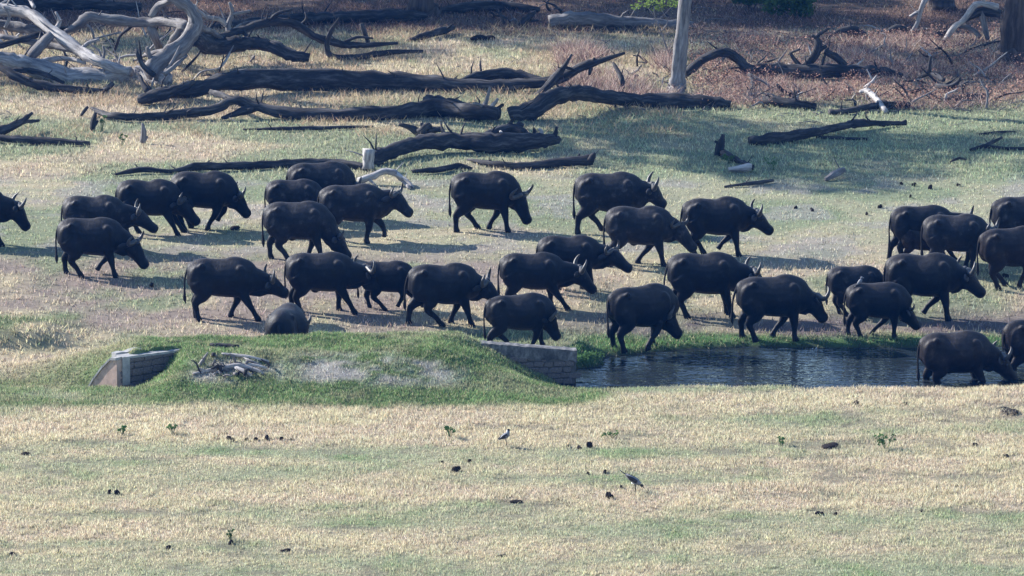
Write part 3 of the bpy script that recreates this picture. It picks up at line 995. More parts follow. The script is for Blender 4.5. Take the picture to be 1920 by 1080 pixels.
def brush(label, region, n, seed, mats, lo=.35, hi=1.5):
    """tangle of thin broken branches"""
    rnd = random.Random(seed)
    u0, u1, v0, v1 = region
    g0 = ground((u0 + u1) / 2, (v0 + v1) / 2)
    root = empty('brush_pile', g0); tag(root, label, 'brush pile')
    for _ in range(n):
        g = ground(rnd.uniform(u0, u1), rnd.uniform(v0, v1)) - g0
        L = rnd.uniform(lo, hi); a = rnd.uniform(0, 6.28); t = rnd.uniform(.05, .9)
        d = Vector((math.cos(a) * math.cos(t), math.sin(a) * math.cos(t) * .6, math.sin(t))) * L
        p = g + Vector((0, 0, .02)); k = Vector((rnd.uniform(-.12, .12), rnd.uniform(-.1, .1), rnd.uniform(-.02, .14)))
        r = rnd.uniform(.014, .048)
        _seed[0] += 1
        link('branch', limb_mesh('branch', [(p, r), (p + d * .4 + k, r * .85), (p + d * .75 + k * .3, r * .6), (p + d, r * .25)], 6, .1, _seed[0], 2.0), M[rnd.choice(mats)], root)
brush('tangle of thin broken branches around the bleached fallen tree', (-20, 470, 60, 165), 46, 61, ['wood_dark', 'wood_grey', 'wood_pale'])
brush('forked grey branches heaped over the bleached tree, top left', (-30, 460, 30, 150), 34, 66, ['wood_grey', 'wood_pale', 'wood_dark'], .7, 2.1)
brush('tangle of thin branches between pale trunk and arched log', (1180, 1420, 110, 190), 26, 62, ['wood_dark', 'wood_grey'], .2, .8)
brush('messy heap of broken limbs in the reddish undergrowth at right', (1400, 1880, 120, 205), 80, 63, ['wood_dark', 'wood_dark', 'wood_grey', 'wood_pale'], .3, 1.3)
brush('loose thin branches below the pale forked branches, upper right', (1620, 1880, 60, 120), 30, 64, ['wood_dark', 'wood_grey', 'wood_pale'], .2, .9)
brush('thin branches strewn on the shaded forest floor, upper middle', (880, 1300, 15, 50), 30, 65, ['wood_dark', 'wood_grey'], .2, .9)
wood('branch', 'pale slanting dead branch in the debris at right', 'wood_pale', [
    [(1612, 172, 3, 192), (1626, 171, 5, 194), (1645, 188, 6, 202), (1662, 210, 5, 214)], [(1626, 173, 3, 194), (1625, 190, 2)]], 'branch')
wood('log', 'dark rotten log below the arched log in the debris', 'wood_dark', [
    [(1405, 186, 6, 192), (1440, 188, 8, 198), (1480, 192, 8, 202), (1530, 200, 6, 206)], ([(1400, 180, 4, 190), (1420, 176, 5)], 'wood_grey')])
wood('log', 'low dark log pointing at the pale slanting branch', 'wood_dark', [
    [(1555, 212, 7, 215), (1590, 208, 5, 214), (1640, 198, 6, 208), (1680, 196, 7, 204), (1710, 196, 5, 204)]])
wood('log', 'thick dark log in the debris below the big right trunk', 'wood_dark', [
    [(1765, 190, 6, 194), (1800, 184, 9, 192), (1850, 183, 8, 190)], ([(1845, 182, 4, 190), (1860, 172, 2)], 'wood_grey')])
wood('branch', 'dark twisted branch lying in the reddish undergrowth at right', 'wood_dark', [
    [(1685, 162, 3, 178), (1700, 166, 4), (1712, 172, 4, 180), (1735, 164, 3, 176)], [(1698, 166, 3, 178), (1692, 158, 2)]], 'branch')
wood('branch', 'forked dark branch sticking up between the logs at right', 'wood_dark', [
    [(1755, 160, 4, 176), (1780, 164, 6, 178), (1798, 152, 3), (1800, 145, 2)], [(1770, 150, 4, 176), (1745, 138, 5, 165), (1720, 148, 3, 160)], [(1742, 138, 4, 165), (1744, 118, 3), (1746, 105, 2)]], 'branch')
wood('branch', 'curved dark branch on the ground right of the arched log', 'wood_dark', [
    [(1456, 158, 3, 182), (1470, 172, 4), (1485, 178, 4, 184), (1500, 170, 3)], [(1484, 176, 3, 184), (1458, 180, 2)]], 'branch')
wood('log', 'long bent dark log on the open grass at right', 'wood_dark', [
    [(1406, 264, 9, 272), (1460, 259, 10, 270), (1520, 249, 9, 262), (1575, 238, 7, 250), (1605, 232, 8, 246), (1650, 231, 5, 240), (1700, 231, 4, 238)],
    [(1690, 232, 4, 238), (1700, 226, 3)]])
wood('stick', 'thin straight stick below the long bent log', 'wood_dark', [[(1530, 257, 3, 260), (1580, 259, 3, 262), (1626, 261, 3, 264)]], 'stick')
wood('branch', 'dark crossed branches on the grass near the right edge', 'wood_dark', [
    [(1818, 282, 3, 284), (1848, 272, 4, 280), (1878, 258, 3, 268)], [(1845, 274, 4, 280), (1890, 279, 3, 282), (1935, 278, 3, 282)]], 'branch')
wood('stick', 'small curved stick on the grass below the crossed branches', 'wood_dark', [[(1782, 304, 2, 306), (1796, 297, 3), (1812, 299, 2, 302)]], 'stick')
wood('stick', 'long thin twig on the grass above the crossed branches', 'wood_dark', [[(1836, 252, 2, 254), (1870, 248, 2, 251), (1905, 247, 1.5, 249)]], 'stick')
wood('stump', 'jagged upright stump alone on the right meadow', 'wood_dark', [
    [(1348, 291, 8, 294), (1350, 275, 8), (1354, 262, 5), (1356, 252, 3)], [(1348, 270, 5, 294), (1340, 264, 2)], [(1356, 288, 8, 296), (1385, 302, 6, 306), (1404, 308, 3, 312)]], 'stump')
wood('log', 'short pale-topped log below the jagged stump', 'wood_pale', [[(1366, 318, 4, 324), (1390, 316, 7, 324), (1408, 313, 6, 322)], ([(1402, 314, 6, 322), (1413, 314, 5, 322)], 'wood_dark')])
wood('stick', 'dark flat stick below the pale-topped log', 'wood_dark', [[(1358, 350, 2, 352), (1400, 345, 4, 350), (1450, 338, 3, 343)]], 'stick')
wood('log', 'short tilted log chunk on the grass behind the open-mouthed buffalo', 'wood_grey', [[(1548, 337, 4, 340), (1562, 329, 6, 337), (1582, 318, 5, 330)]])
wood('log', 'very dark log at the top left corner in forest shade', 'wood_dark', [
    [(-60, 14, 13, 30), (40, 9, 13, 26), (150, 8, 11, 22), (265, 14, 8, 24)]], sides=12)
# dead wood on the mound
wood('branch', 'pale weathered branch on top of the culvert mound', 'wood_pale', [
    [(415, 664, 2.5, 667), (440, 666, 3.5, 670), (470, 670, 3.5, 674), (505, 678, 2, 681)], [(450, 667, 2, 671), (468, 676, 2, 679), (490, 684, 1.2, 686)]], 'branch')
wood('root', 'pale gnarled root lying on the face of the culvert mound', 'wood_pale', [
    [(362, 701, 2, 704), (395, 694, 3.5, 698), (425, 688, 4.5, 693), (452, 686, 5, 692), (478, 693, 4, 698), (494, 701, 2, 704)],
    [(440, 688, 4, 693), (460, 698, 4, 702), (472, 705, 2, 707)], [(385, 696, 3, 700), (372, 690, 2, 697)], [(420, 690, 2.5, 694), (400, 702, 2, 705)], [(450, 687, 3, 692), (476, 684, 2.5, 690), (500, 690, 1.5, 694)]], 'root')
brush('fine dark twigs strewn around the pale gnarled root on the mound', (365, 510, 682, 708), 22, 67, ['wood_dark', 'wood_grey'], .10, .40)
wood('plank', 'short dark plank on the crest of the culvert mound', 'wood_dark', [[(394, 647, 5, 650), (420, 648, 5, 651), (446, 650, 4, 653)]], 'plank')
wood('stump', 'tiny dark stump beside the pale branch on the mound', 'wood_dark', [[(400, 668, 5, 669), (401, 661, 4)], ([(402, 664, 3, 669), (405, 668, 2)], 'wood_pale')], 'stump')

# ---------------------------------------------------------------- trees
def leaf_cloud(name, clumps, n, size, seed):
    rng = np.random.default_rng(seed)
    w = np.array([c[3] ** 2 for c in clumps]); w = w / w.sum()
    idx = rng.choice(len(clumps), n, p=w)
    cen = np.array([c[:3] for c in clumps])[idx]
    r = np.array([c[3] for c in clumps])[idx]
    d = rng.normal(0, 1, (n, 3)); d /= np.linalg.norm(d, axis=1)[:, None]
    p = cen + d * (r * rng.uniform(.35, 1.0, n) ** .6)[:, None] * np.array([1, 1, .62])
    a = rng.normal(0, 1, (n, 3)); a /= np.linalg.norm(a, axis=1)[:, None]
    b = np.cross(a, rng.normal(0, 1, (n, 3))); b /= np.linalg.norm(b, axis=1)[:, None]
    s = (size * rng.uniform(.6, 1.4, n))[:, None]
    V = np.empty((n, 4, 3), np.float32)
    V[:, 0] = p - a * s; V[:, 1] = p + b * s * .5; V[:, 2] = p + a * s; V[:, 3] = p - b * s * .5
    return np_mesh(name, V.reshape(-1, 3), 4, np.arange(n * 4).reshape(-1, 4))

def tree(base, height, r0, label, bark, crown_c, crown_r, leaves, seed, lean=(0, 0), leaf=.16, mat='leaf', group=None):
    """trunk with limbs and an uneven leafy crown; base in world"""
    rnd = random.Random(seed)
    root = empty('tree', base)
    tag(root, label, 'tree', group)
    top = Vector((lean[0], lean[1], height))
    pts = [(Vector((0, 0, -.2)), r0 * 1.5), (Vector((0, 0, .12)), r0 * 1.18), (Vector((lean[0] * .1, lean[1] * .1, .7)), r0), (top * .45 + Vector((.1, 0, 0)), r0 * .8), (top * .75, r0 * .55), (top, r0 * .25)]
    _seed[0] += 1
    link('trunk', limb_mesh('trunk', pts, 16, .08, _seed[0]), M[bark], root)
    cl = []
    cc = Vector(crown_c)
    for k in range(9):
        a = 2 * math.pi * k / 9 + rnd.uniform(-.3, .3); rr = crown_r * rnd.uniform(.45, .95)
        c = cc + Vector((math.cos(a) * rr, math.sin(a) * rr, rnd.uniform(-.35, .45) * crown_r))
        cl.append((c.x, c.y, c.z, crown_r * rnd.uniform(.28, .46)))
        s = top * rnd.uniform(.55, .95)
        _seed[0] += 1
        mid = (s + c) / 2 + Vector((0, 0, -.2))
        link('branch', limb_mesh('branch', [(s, r0 * .32), (mid, r0 * .2), (c, r0 * .07)], 6, .1, _seed[0]), M[bark], root)
    me = leaf_cloud('crown', cl, leaves, leaf, seed)
    link('crown', me, M[mat], root)
    return root

g = ground(1268, 176)
tree(g, 9.0, .215, 'slender pale-barked tree trunk rising behind the curved log', 'bark_pale', (.9, .6, 9.5), 2.6, 2200, 1, (.55, .2))
g = ground(1897, 122)
tree(g, 11.0, .42, 'thick dark tree trunk at the right edge', 'bark', (1.0, .5, 11), 3.6, 3600, 2, (.25, .3))
g = ground(790, 28)
tree(g, 12.0, .40, 'thick dark tree trunk cut off by the top edge, left of centre', 'bark', (0, .5, 11), 4.2, 4200, 3, (.2, .4))
g = ground(1765, 18)
tree(g, 11.0, .34, 'shaded dark tree trunk at the top edge near pale branches', 'bark', (.4, .5, 10.5), 3.8, 3600, 4, (0, .3))
# trees of the wood that shades the top of the picture; the nearest one stands just left of the view
SH = 'trees of the wood behind the clearing'
TREE_LABELS = ['leafy tree beyond the left edge beside the bleached fallen tree', 'tallest leafy tree beyond the left edge, shading the right meadow',
               'leafy tree behind the top left corner, nearest the clearing', 'leafy tree far beyond the top left corner', 'leafy tree behind the arching branches at top left',
               'leafy tree behind the dark log at upper left', 'leafy tree in the second row behind the top left corner', 'leafy tree behind the grey hollow log',
               'outermost leafy tree beyond the top left corner', 'leafy tree behind the slender pale trunk']
for i, (x, y, h, cx, cr, n) in enumerate([(-17.2, 158.5, 12.5, 3.4, 4.2, 4200), (-18.6, 160.5, 16.5, 3.6, 4.8, 5200), (-26, 178, 12, 0, 4.8, 5600), (-34, 183, 13, 0, 5, 5600), (-17, 181.0, 13, 0, 5.2, 6400), (-8, 181.5, 12, 0, 5.0, 6000),
                                        (-25, 187, 14, 0, 5.4, 5600), (1, 183, 12, 0, 4.8, 5600), (-41, 188, 14, 0, 5.4, 5200), (9, 190, 13, 0, 5, 5200)]):
    tree(Vector((x, y, tz(x, y))), h, .36, TREE_LABELS[i], 'bark', (cx, -1.0 if i < 2 else 0, h), cr, n, 20 + i, (cx * .5, 0), .17, 'leaf', SH)

# sapling beside the pale trunk
def sapling():
    g = ground(1252, 118)
    root = empty('sapling', g)
    tag(root, 'thin sapling with lime green leaves left of the pale trunk', 'sapling')
    def P(px, py): return at(px, py, g.y) - g
    for pts in ([(1262, 112, 2.2), (1250, 90, 2), (1240, 60, 1.8), (1228, 32, 1.6), (1226, 12, 1.2)], [(1240, 60, 1.4), (1252, 40, 1.2), (1240, 18, 1)], [(1242, 66, 1.2), (1256, 60, 1)], [(1228, 32, 1.2), (1215, 14, .9)], [(1236, 50, 1), (1222, 44, .7)]):
        _seed[0] += 1
        link('stem', limb_mesh('stem', [(P(a, b), r / 72) for a, b, r in pts], 6, .05, _seed[0]), M['bark_pale'], root)
    cl = []
    for (px, py, r) in ((1228, 8, .30), (1206, 6, .26), (1250, 4, .25), (1236, 16, .16), (1262, 8, .2), (1190, 12, .16)):
        p = P(px, py); cl.append((p.x, p.y, p.z, r))
    link('crown', leaf_cloud('crown', cl, 260, .05, 77), M['leaf_lime'], root)
sapling()

def shrub(px, py, wpx, hpx, label, n=700, seed=0, mat='leaf', size=.06):
    g = ground(px, py); s = ppm(g.y)
    root = empty('shrub', g); tag(root, label, 'shrub')
    rnd = random.Random(seed); W, H = wpx / s / 2, hpx / s
    cl = [(rnd.uniform(-1, 1) * W * .7, rnd.uniform(-.5, .5) * W, H * rnd.uniform(.3, .8), W * rnd.uniform(.3, .5)) for _ in range(8)]
    for c in cl[:5]:
        _seed[0] += 1
        link('stem', limb_mesh('stem', [(Vector((0, 0, -.05)), .02), (Vector((c[0] * .6, c[1] * .6, c[2] * .5)), .014), (Vector(c[:3]), .006)], 5, .05, _seed[0]), M['bark'], root)
    link('foliage', leaf_cloud('foliage', cl, n, size, seed), M[mat], root)
shrub(1490, 30, 110, 48, 'dark green shrub at the top edge in forest shade', 1500, 5, 'leaf', .08)
shrub(1410, 18, 80, 40, 'smaller green shrub left of the dark green one', 900, 6, 'leaf', .07)

# ---------------------------------------------------------------- reddish undergrowth
def undergrowth(name, label, n, region, cols, hr, seed):
    rng = np.random.default_rng(seed)
    (u0, u1, v0, v1) = region
    ya, yb = float(gy(v1)), float(gy(v0))
    y = rng.uniform(ya, yb, n * 2); x = rng.uniform((u0 - 960) / 62, (u1 - 960) / 62, n * 2)
    f = fbm(x * .55, y * .55, seed)
    u, v = project(x, y, 0 * x)
    ok = (u > u0) & (u < u1) & (rng.uniform(.42, .60, n * 2) < f)
    x, y = x[ok][:n], y[ok][:n]; m = len(x); z = terrain(x, y)
    h = rng.uniform(hr[0], hr[1], m) * (0.5 + .9 * fbm(x * .9, y * .9, seed + 3))
    d = rng.normal(0, .75, (m, 2)) * h[:, None]
    w = rng.uniform(.006, .016, m); a = rng.uniform(0, 6.28, m)
    z0 = z + rng.uniform(0, .6, m) * h * .5
    V = np.empty((m, 3, 3), np.float32)
    V[:, 0] = np.stack([x - np.cos(a) * w, y - np.sin(a) * w, z0], -1)
    V[:, 1] = np.stack([x + np.cos(a) * w, y + np.sin(a) * w, z0], -1)
    V[:, 2] = np.stack([x + d[:, 0], y + d[:, 1], z0 + h], -1)
    me = np_mesh(name, V.reshape(-1, 3), 3, np.arange(m * 3).reshape(-1, 3))
    pal = np.array(cols)[rng.integers(0, len(cols), m)] * rng.uniform(.6, 1.35, m)[:, None]
    color_attr(me, np.clip(np.repeat(pal, 3, 0), 0, .8))
    tag(link(name, me, M['grass']), label, 'undergrowth', kind='stuff')
def scrub(name, label, n, region, cols, top, size, seed):
    """low dry scrub: curled leaf faces in uneven clumps"""
    rng = np.random.default_rng(seed)
    (u0, u1, v0, v1) = region
    y = rng.uniform(float(gy(v1)), float(gy(v0)), n * 3); x = rng.uniform((u0 - 960) / 62, (u1 - 960) / 62, n * 3)
    f = fbm(x * .7, y * .7, seed); g = fbm(x * 1.9, y * 1.9, seed + 5)
    u, v = project(x, y, 0 * x)
    ok = (u > u0) & (u < u1) & (rng.uniform(.44, .58, n * 3) < f * .65 + g * .35)
    x, y, g = x[ok][:n], y[ok][:n], g[ok][:n]; m = len(x)
    p = np.stack([x, y, terrain(x, y) + rng.uniform(.01, 1, m) ** 1.4 * top * (.25 + 1.3 * g)], -1)
    a = rng.normal(0, 1, (m, 3)); a /= np.linalg.norm(a, axis=1)[:, None]
    b = np.cross(a, rng.normal(0, 1, (m, 3))); b /= np.linalg.norm(b, axis=1)[:, None]
    s = (size * rng.uniform(.5, 1.5, m))[:, None]
    V = np.stack([p - a * s, p + b * s * .5, p + a * s, p - b * s * .5], 1).astype(np.float32)
    me = np_mesh(name, V.reshape(-1, 3), 4, np.arange(m * 4).reshape(-1, 4))
    pal = np.array(cols)[rng.integers(0, len(cols), m)] * rng.uniform(.55, 1.35, m)[:, None]
    color_attr(me, np.clip(np.repeat(pal, 4, 0), 0, .8))
    tag(link(name, me, M['grass']), label, 'scrub', kind='stuff')
scrub('dry_scrub', 'rusty brown leafy scrub in the upper right debris', 26000, (1290, 1960, 66, 205), [(.30, .17, .13), (.42, .25, .19), (.20, .12, .10), (.50, .34, .27), (.12, .08, .07)], .42, .030, 71)
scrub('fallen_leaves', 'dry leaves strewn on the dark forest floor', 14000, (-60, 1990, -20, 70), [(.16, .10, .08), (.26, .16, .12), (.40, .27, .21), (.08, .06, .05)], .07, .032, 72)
RUST = [(.36, .23, .19), (.48, .34, .29), (.22, .14, .125), (.60, .48, .41), (.12, .085, .08), (.52, .44, .33)]
undergrowth('dry_undergrowth', 'reddish dry undergrowth around the arched log at right', 26000, (1285, 1990, 72, 205), RUST, (.05, .34), 41)
undergrowth('dry_twigs', 'rusty dry twigs left of the pale tree trunk', 9000, (1040, 1270, 95, 190), RUST, (.08, .45), 42)
undergrowth('straw_tufts', 'tall straw tufts among the fallen logs', 26000, (-60, 1300, 55, 260), [(.50, .40, .27), (.42, .33, .22), (.52, .36, .25), (.30, .27, .15)], (.06, .24), 43)
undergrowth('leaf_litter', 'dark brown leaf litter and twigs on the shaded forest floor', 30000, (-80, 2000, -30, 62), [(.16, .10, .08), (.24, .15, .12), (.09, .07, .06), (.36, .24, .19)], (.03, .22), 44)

def twigs(name, label, n, region, seed):
    rng = random.Random(seed); mb = MB()
    (u0, u1, v0, v1) = region
    while n > 0:
        u = rng.uniform(u0, u1); v = rng.uniform(v0, v1)
        y = float(gy(v)); x = (u - 960) / ppm(y)
        if float(fbm(np.array([x * .35]), np.array([y * .35]), seed)[0]) < rng.uniform(.3, .6): continue
        n -= 1
        L = rng.uniform(.12, .7); a = rng.gauss(0, .7) + (math.pi if rng.random() < .5 else 0)
        d = Vector((math.cos(a), math.sin(a), 0)) * L
        z = tz(x, y)
        p = Vector((x, y, z + .015)); r = rng.uniform(.006, .02)
        q = p + d * .5 + Vector((0, 0, rng.uniform(0, .08))) + Vector((rng.uniform(-.06, .06), rng.uniform(-.06, .06), 0))
        e = p + d + Vector((0, 0, rng.uniform(-.02, .16)))
        mb.tube([p, q, e], [r, r * .9, r * .4], 5)
    me = mb.mesh(name)
    at_ = me.attributes.new('grain', 'FLOAT_VECTOR', 'POINT')
    g = np.empty(len(me.vertices) * 3, np.float32); me.vertices.foreach_get('co', g)
    at_.data.foreach_set('vector', g)
    tag(link(name, me, M['wood_grey']), label, 'twigs', kind='stuff')
twigs('twig_litter', 'thin dead twigs scattered among the fallen trees', 420, (-60, 1960, -10, 235), 51)
twigs('twig_debris', 'tangle of dead twigs in the debris at upper right', 420, (1290, 1930, 60, 210), 52)

# ---------------------------------------------------------------- buffalo
TMP = bpy.data.scenes.new('tmp')
def flat(ob_mesh, voxel, smooth_it):
    """voxel-remesh overlapping volumes into one continuous skin (in a scratch scene, so only this object is evaluated)"""
    o = bpy.data.objects.new('tmp', ob_mesh)
    TMP.collection.objects.link(o)
    r = o.modifiers.new('r', 'REMESH'); r.mode = 'VOXEL'; r.voxel_size = voxel; r.use_smooth_shade = True
    s = o.modifiers.new('s', 'SMOOTH'); s.factor = .5; s.iterations = smooth_it
    with bpy.context.temp_override(scene=TMP, view_layer=TMP.view_layers[0]):
        dg = bpy.context.evaluated_depsgraph_get()
        me = bpy.data.meshes.new_from_object(o.evaluated_get(dg))
    bpy.data.objects.remove(o)
    bpy.data.meshes.remove(ob_mesh)
    me.polygons.foreach_set('use_smooth', [True] * len(me.polygons))
    return me

EYE = MB(); EYE.ell((0, 0, 0), (.021, .021, .021), 8, 6); EYE_ME = EYE.mesh('eye'); EYE_ME.materials.append(M['eye'])

def buffalo(label, rump, top, foot, poll, muz, feet, yaw=0.0, lift={}, hide='hide', ls=1.0, horn=1.0, hy=0.0, tail=0.0, groundpt=None, S=None, fat=1.0, calf=False, model=None, hump=True, group='buffalo herd crossing the clearing'):
    """everything in photo pixels: rump x, back y, near foot y, poll, muzzle, feet x (hind near, hind far, fore near, fore far)"""
    rnd = random.Random(label)
    yw = math.radians(yaw); cy = math.cos(yw)
    if groundpt is None:
        k = 74.0
        for _ in range(3):
            S_ = (foot - top) / k / .985
            gx = rump + .62 * ls * S_ * k * cy
            g = ground(gx, foot); g.y += .13 * S_ * cy
            g.z = tz(g.x, g.y); k = ppm(g.y, g.z)
        S_ = (foot - top) / k / .985
    else:
        g = Vector(groundpt); k = ppm(g.y, g.z); S_ = S or 1.48
    c0 = rump + .62 * ls * S_ * k * cy                    # pixel x of the model origin
    if groundpt is not None: c0 = project(g.x, g.y, g.z)[0]
    g.x = (c0 - 960) / k
    foot0 = project(g.x, g.y, g.z)[1]
    U = S_ * k
    def mx(px): return (px - c0) / (U * max(.35, cy))
    def mz(py, x): return (foot0 - (x * math.sin(yw) * S_) * k * ST - py) / (U * .98)
    # --- poll and muzzle in model units
    px_, pz_ = mx(poll[0]), 0
    pz_ = mz(poll[1], px_); mx_ = mx(muz[0]); mz_ = mz(muz[1], mx_)
    if model: px_, pz_, mx_, mz_ = model
    pl = Vector((px_, 0, pz_)); mu = Vector((mx_, 0, mz_))
    # the spec may be inexact: keep the head and neck at anatomical lengths
    hd = mu - pl
    hl = min(.52, max(.40, hd.length)); hd.normalize()
    nk0 = Vector((.30 * ls, 0, .80))
    nv = pl - nk0
    if nv.length > .60: pl = nk0 + nv.normalized() * .60
    if nv.length < .30: pl = nk0 + nv.normalized() * .30
    if hy == 0: hy = rnd.choice((-1, 1)) * rnd.uniform(14, 32)
    R = Matrix.Rotation(math.radians(hy), 3, 'Z')
    hd = R @ hd
    up = R @ Vector((-hd.z if abs(hy) < 1 else -(R.transposed() @ hd).z, 0, (R.transposed() @ hd).x)).normalized()
    latv = R @ Vector((0, 1, 0))
    pc = pl - up * .105                                    # centre of the skull at the poll
    mu = pl + hd * (hl - .03) - up * .062
    mb = MB()
    # --- torso
    v1, v2, v3 = rnd.uniform(-.012, .012), rnd.uniform(-.015, .015), rnd.uniform(-.01, .015)
    tor = [(-.632, .72, .60, .05), (-.618, .79, .53, .11), (-.585, .855, .48, .155), (-.53, .915, .45, .19), (-.46, .96 + v1, .43, .215), (-.38, .985 + v1, .41, .235), (-.26, .975 + v1, .385, .232),
           (-.10, .970 + v2, .352 - v3, .276 * fat), (.06, .980 + v2, .34 - v3, .283 * fat), (.17, .995, .345, .264), (.27, .955, .355, .235), (.36, .875, .372, .195), (.44, .775, .42, .15), (.50, .68, .50, .09)]
    T = catmull([(a * ls, b, c, d) for a, b, c, d in tor], 34)
    mb.tube([(a, 0, (b + c) / 2) for a, b, c, d in T], [(max(.02, d), max(.02, (b - c) / 2)) for a, b, c, d in T], 22, lat=(0, 1, 0))
    for i_, (a, b, c, d) in enumerate(T):                     # narrow the back towards the spine
        zc, hz = (b + c) / 2, max(.02, (b - c) / 2)
        for k_ in range(22):
            q = mb.v[i_ * 22 + k_]; t = max(0.0, (q[2] - zc) / hz)
            mb.v[i_ * 22 + k_] = (q[0], q[1] * (1 - (.42 if hump else .12) * t ** 1.6), q[2])
    # hump, hip bones, haunch, shoulder
    if hump: mb.ell((.12 * ls, 0, .905), (.20, .085, .10))
    for s in (-1, 1):
        mb.ell((-.39 * ls, s * .165, .875), (.055, .052, .06))
        mb.ell((-.44 * ls, s * .130, .65), (.165, .100, .25))
        mb.ell((.22 * ls, s * .165, .66), (.125, .09, .24))
    # --- neck
    pn = [(.14 * ls, 0, .66, .18, .30), (.33 * ls, 0, .635, .165, .24)]
    m1 = Vector((.33 * ls, 0, .635)).lerp(pc, .5); m1.z += .008
    pn += [(m1.x, m1.y, m1.z, .13, .190), (pc.x, pc.y, pc.z, .105, .138)]
    N = catmull(pn, 14)
    mb.tube([n[:3] for n in N], [(n[3], n[4]) for n in N], 18, lat=(0, 1, 0))
    # dewlap
    dl = Vector((.36 * ls, 0, .44)); jw = pc + hd * .12 - up * .09
    mb.tube([dl, dl.lerp(jw, .5) + Vector((0, 0, -.03)), jw], [(.05, .07), (.04, .06), (.03, .04)], 10, lat=(0, 1, 0))
    # --- head
    e = pc - up * .0
    hh = [(-.07, .0, .088, .10), (.02, .0, .118, .126), (.13, .0, .124, .132), (.24, -.008, .104, .118), (.35, -.012, .084, .096), (.44, -.008, .090, .092), (.495, -.006, .074, .074), (.52, -.006, .03, .03)]
    sc = hl / .485
    ax = (mu - (pc + up * -.0)); ax.normalize()
    upa = (up - ax * up.dot(ax)).normalized()
    ln = (mu - pc).length
    Hh = catmull([(t / .50 * ln, o, w, h) for t, o, w, h in hh], 16)
    mb.tube([pc + ax * h[0] + upa * h[1] for h in Hh], [(h[2], h[3]) for h in Hh], 16, lat=latv)
    mb.ell(pc + ax * (.14 * sc) - upa * .075, (.09, .075, .075), 12, 8)
    mb.ell(pc + ax * (.43 * sc) - upa * .035, (.06, .066, .05), 12, 8)
    mb.ell(pc + upa * .085 + ax * .05, (.075, .095, .05), 12, 8)      # boss
    # --- legs
    fz = {}
    for j, (sx, hind) in enumerate(((-1, True), (1, True), (-1, False), (1, False))):
        y = sx * .13
        fx = mx(feet[j]) - (0 if abs(yaw) < 4 else (sx * .13 * math.sin(yw)) * -1 / max(.35, cy) * 1.0)
        lf = lift.get(j, 0.0)
        if hind:
            fx = min(-.12, max(-.80, fx)) * 1.0
            d = fx + .47
            if lf:
                pts = [(-.44, y, .64, .15, .12), (-.34 + .3 * d, y * 1.1, .45, .115, .085), (-.45 + .55 * d, y, .30, .062, .05), (-.52 + .9 * d, y, .15 + lf * .5, .042, .036), (-.53 + d, y, .085 + lf, .040, .038), (-.55 + d, y, .03 + lf, .05, .045)]
            else:
                pts = [(-.44, y, .64, .15, .12), (-.36 + .25 * d, y * 1.12, .45, .12, .09), (-.50 + .45 * d, y, .285, .062, .048), (-.485 + .78 * d, y, .16, .042, .036), (-.475 + .93 * d, y, .075, .042, .038), (-.46 + d, y, .03, .050, .045), (-.45 + d, y, -.012, .056, .048)]
            hl_ = ls
        else:
            fx = min(.66, max(-.16, fx))
            d = fx - .24 * ls
            if lf:
                pts = [(.22, y, .62, .12, .08), (.22, y, .47, .088, .07), (.28 + .45 * d, y, .31, .060, .05), (.24 + .85 * d, y, .17 + lf * .5, .040, .036), (.22 + .97 * d, y, .09 + lf, .040, .036), (.19 + d, y, .035 + lf, .05, .045)]
            else:
                pts = [(.22, y, .62, .13, .08), (.215 + .1 * d, y, .47, .092, .072), (.235 + .45 * d, y, .27, .056, .050), (.232 + .74 * d, y, .16, .040, .036), (.232 + .92 * d, y, .075, .042, .038), (.242 + d, y, .03, .050, .045), (.252 + d, y, -.012, .056, .048)]
        pts = [(a * (ls if i < 3 else 1), b, c, r1, r2) for i, (a, b, c, r1, r2) in enumerate(pts)]
        Lg = catmull(pts, 18)
        mb.tube([q[:3] for q in Lg], [(max(.02, q[4] * 1.1), max(.02, q[3] * 1.1)) for q in Lg], 12, lat=(0, 1, 0))
    if calf is False and rnd.random() < .4:
        mb.ell((-.16 * ls, 0, .37), (.07, .05, .05))
    me = mb.mesh('body')
    for v in me.vertices: v.co *= S_
    me = flat(me, .030, 3)
    me.name = 'body'
    root = empty('buffalo', g, yw)
    tag(root, label, 'buffalo', group)
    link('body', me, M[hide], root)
    # --- horns: out, slightly down, then up and in
    upt = (upa * .74 - ax * .67).normalized()                # horn plane leans back from the face
    if horn > 0:
        for s in (-1, 1):
            b0 = pc + upa * .085 + ax * .02
            hp = [(.03, .02, 0, .048), (.09, .012, .01, .048), (.16, -.02, .03, .044), (.225, -.035, .045, .040), (.28, -.01, .045, .035), (.307, .055, .03, .029), (.30, .125, .005, .021), (.268, .18, -.015, .012), (.235, .205, -.02, .004)]
            kx = rnd.uniform(.88, 1.08)
            H = [(a, b, r, c) for a, b, c, r in catmull([(a * kx * horn ** .5, b * horn, c * horn, r * max(.55, horn ** .7)) for a, b, c, r in hp], 24)]
            m2 = MB()
            m2.tube([(b0 + latv * (s * a) + upt * b - ax * c) * S_ for a, b, r, c in H], [max(.003, r * S_) for a, b, r, c in H], 9)
            link('horn', m2.mesh('horn'), M['horn'], root)
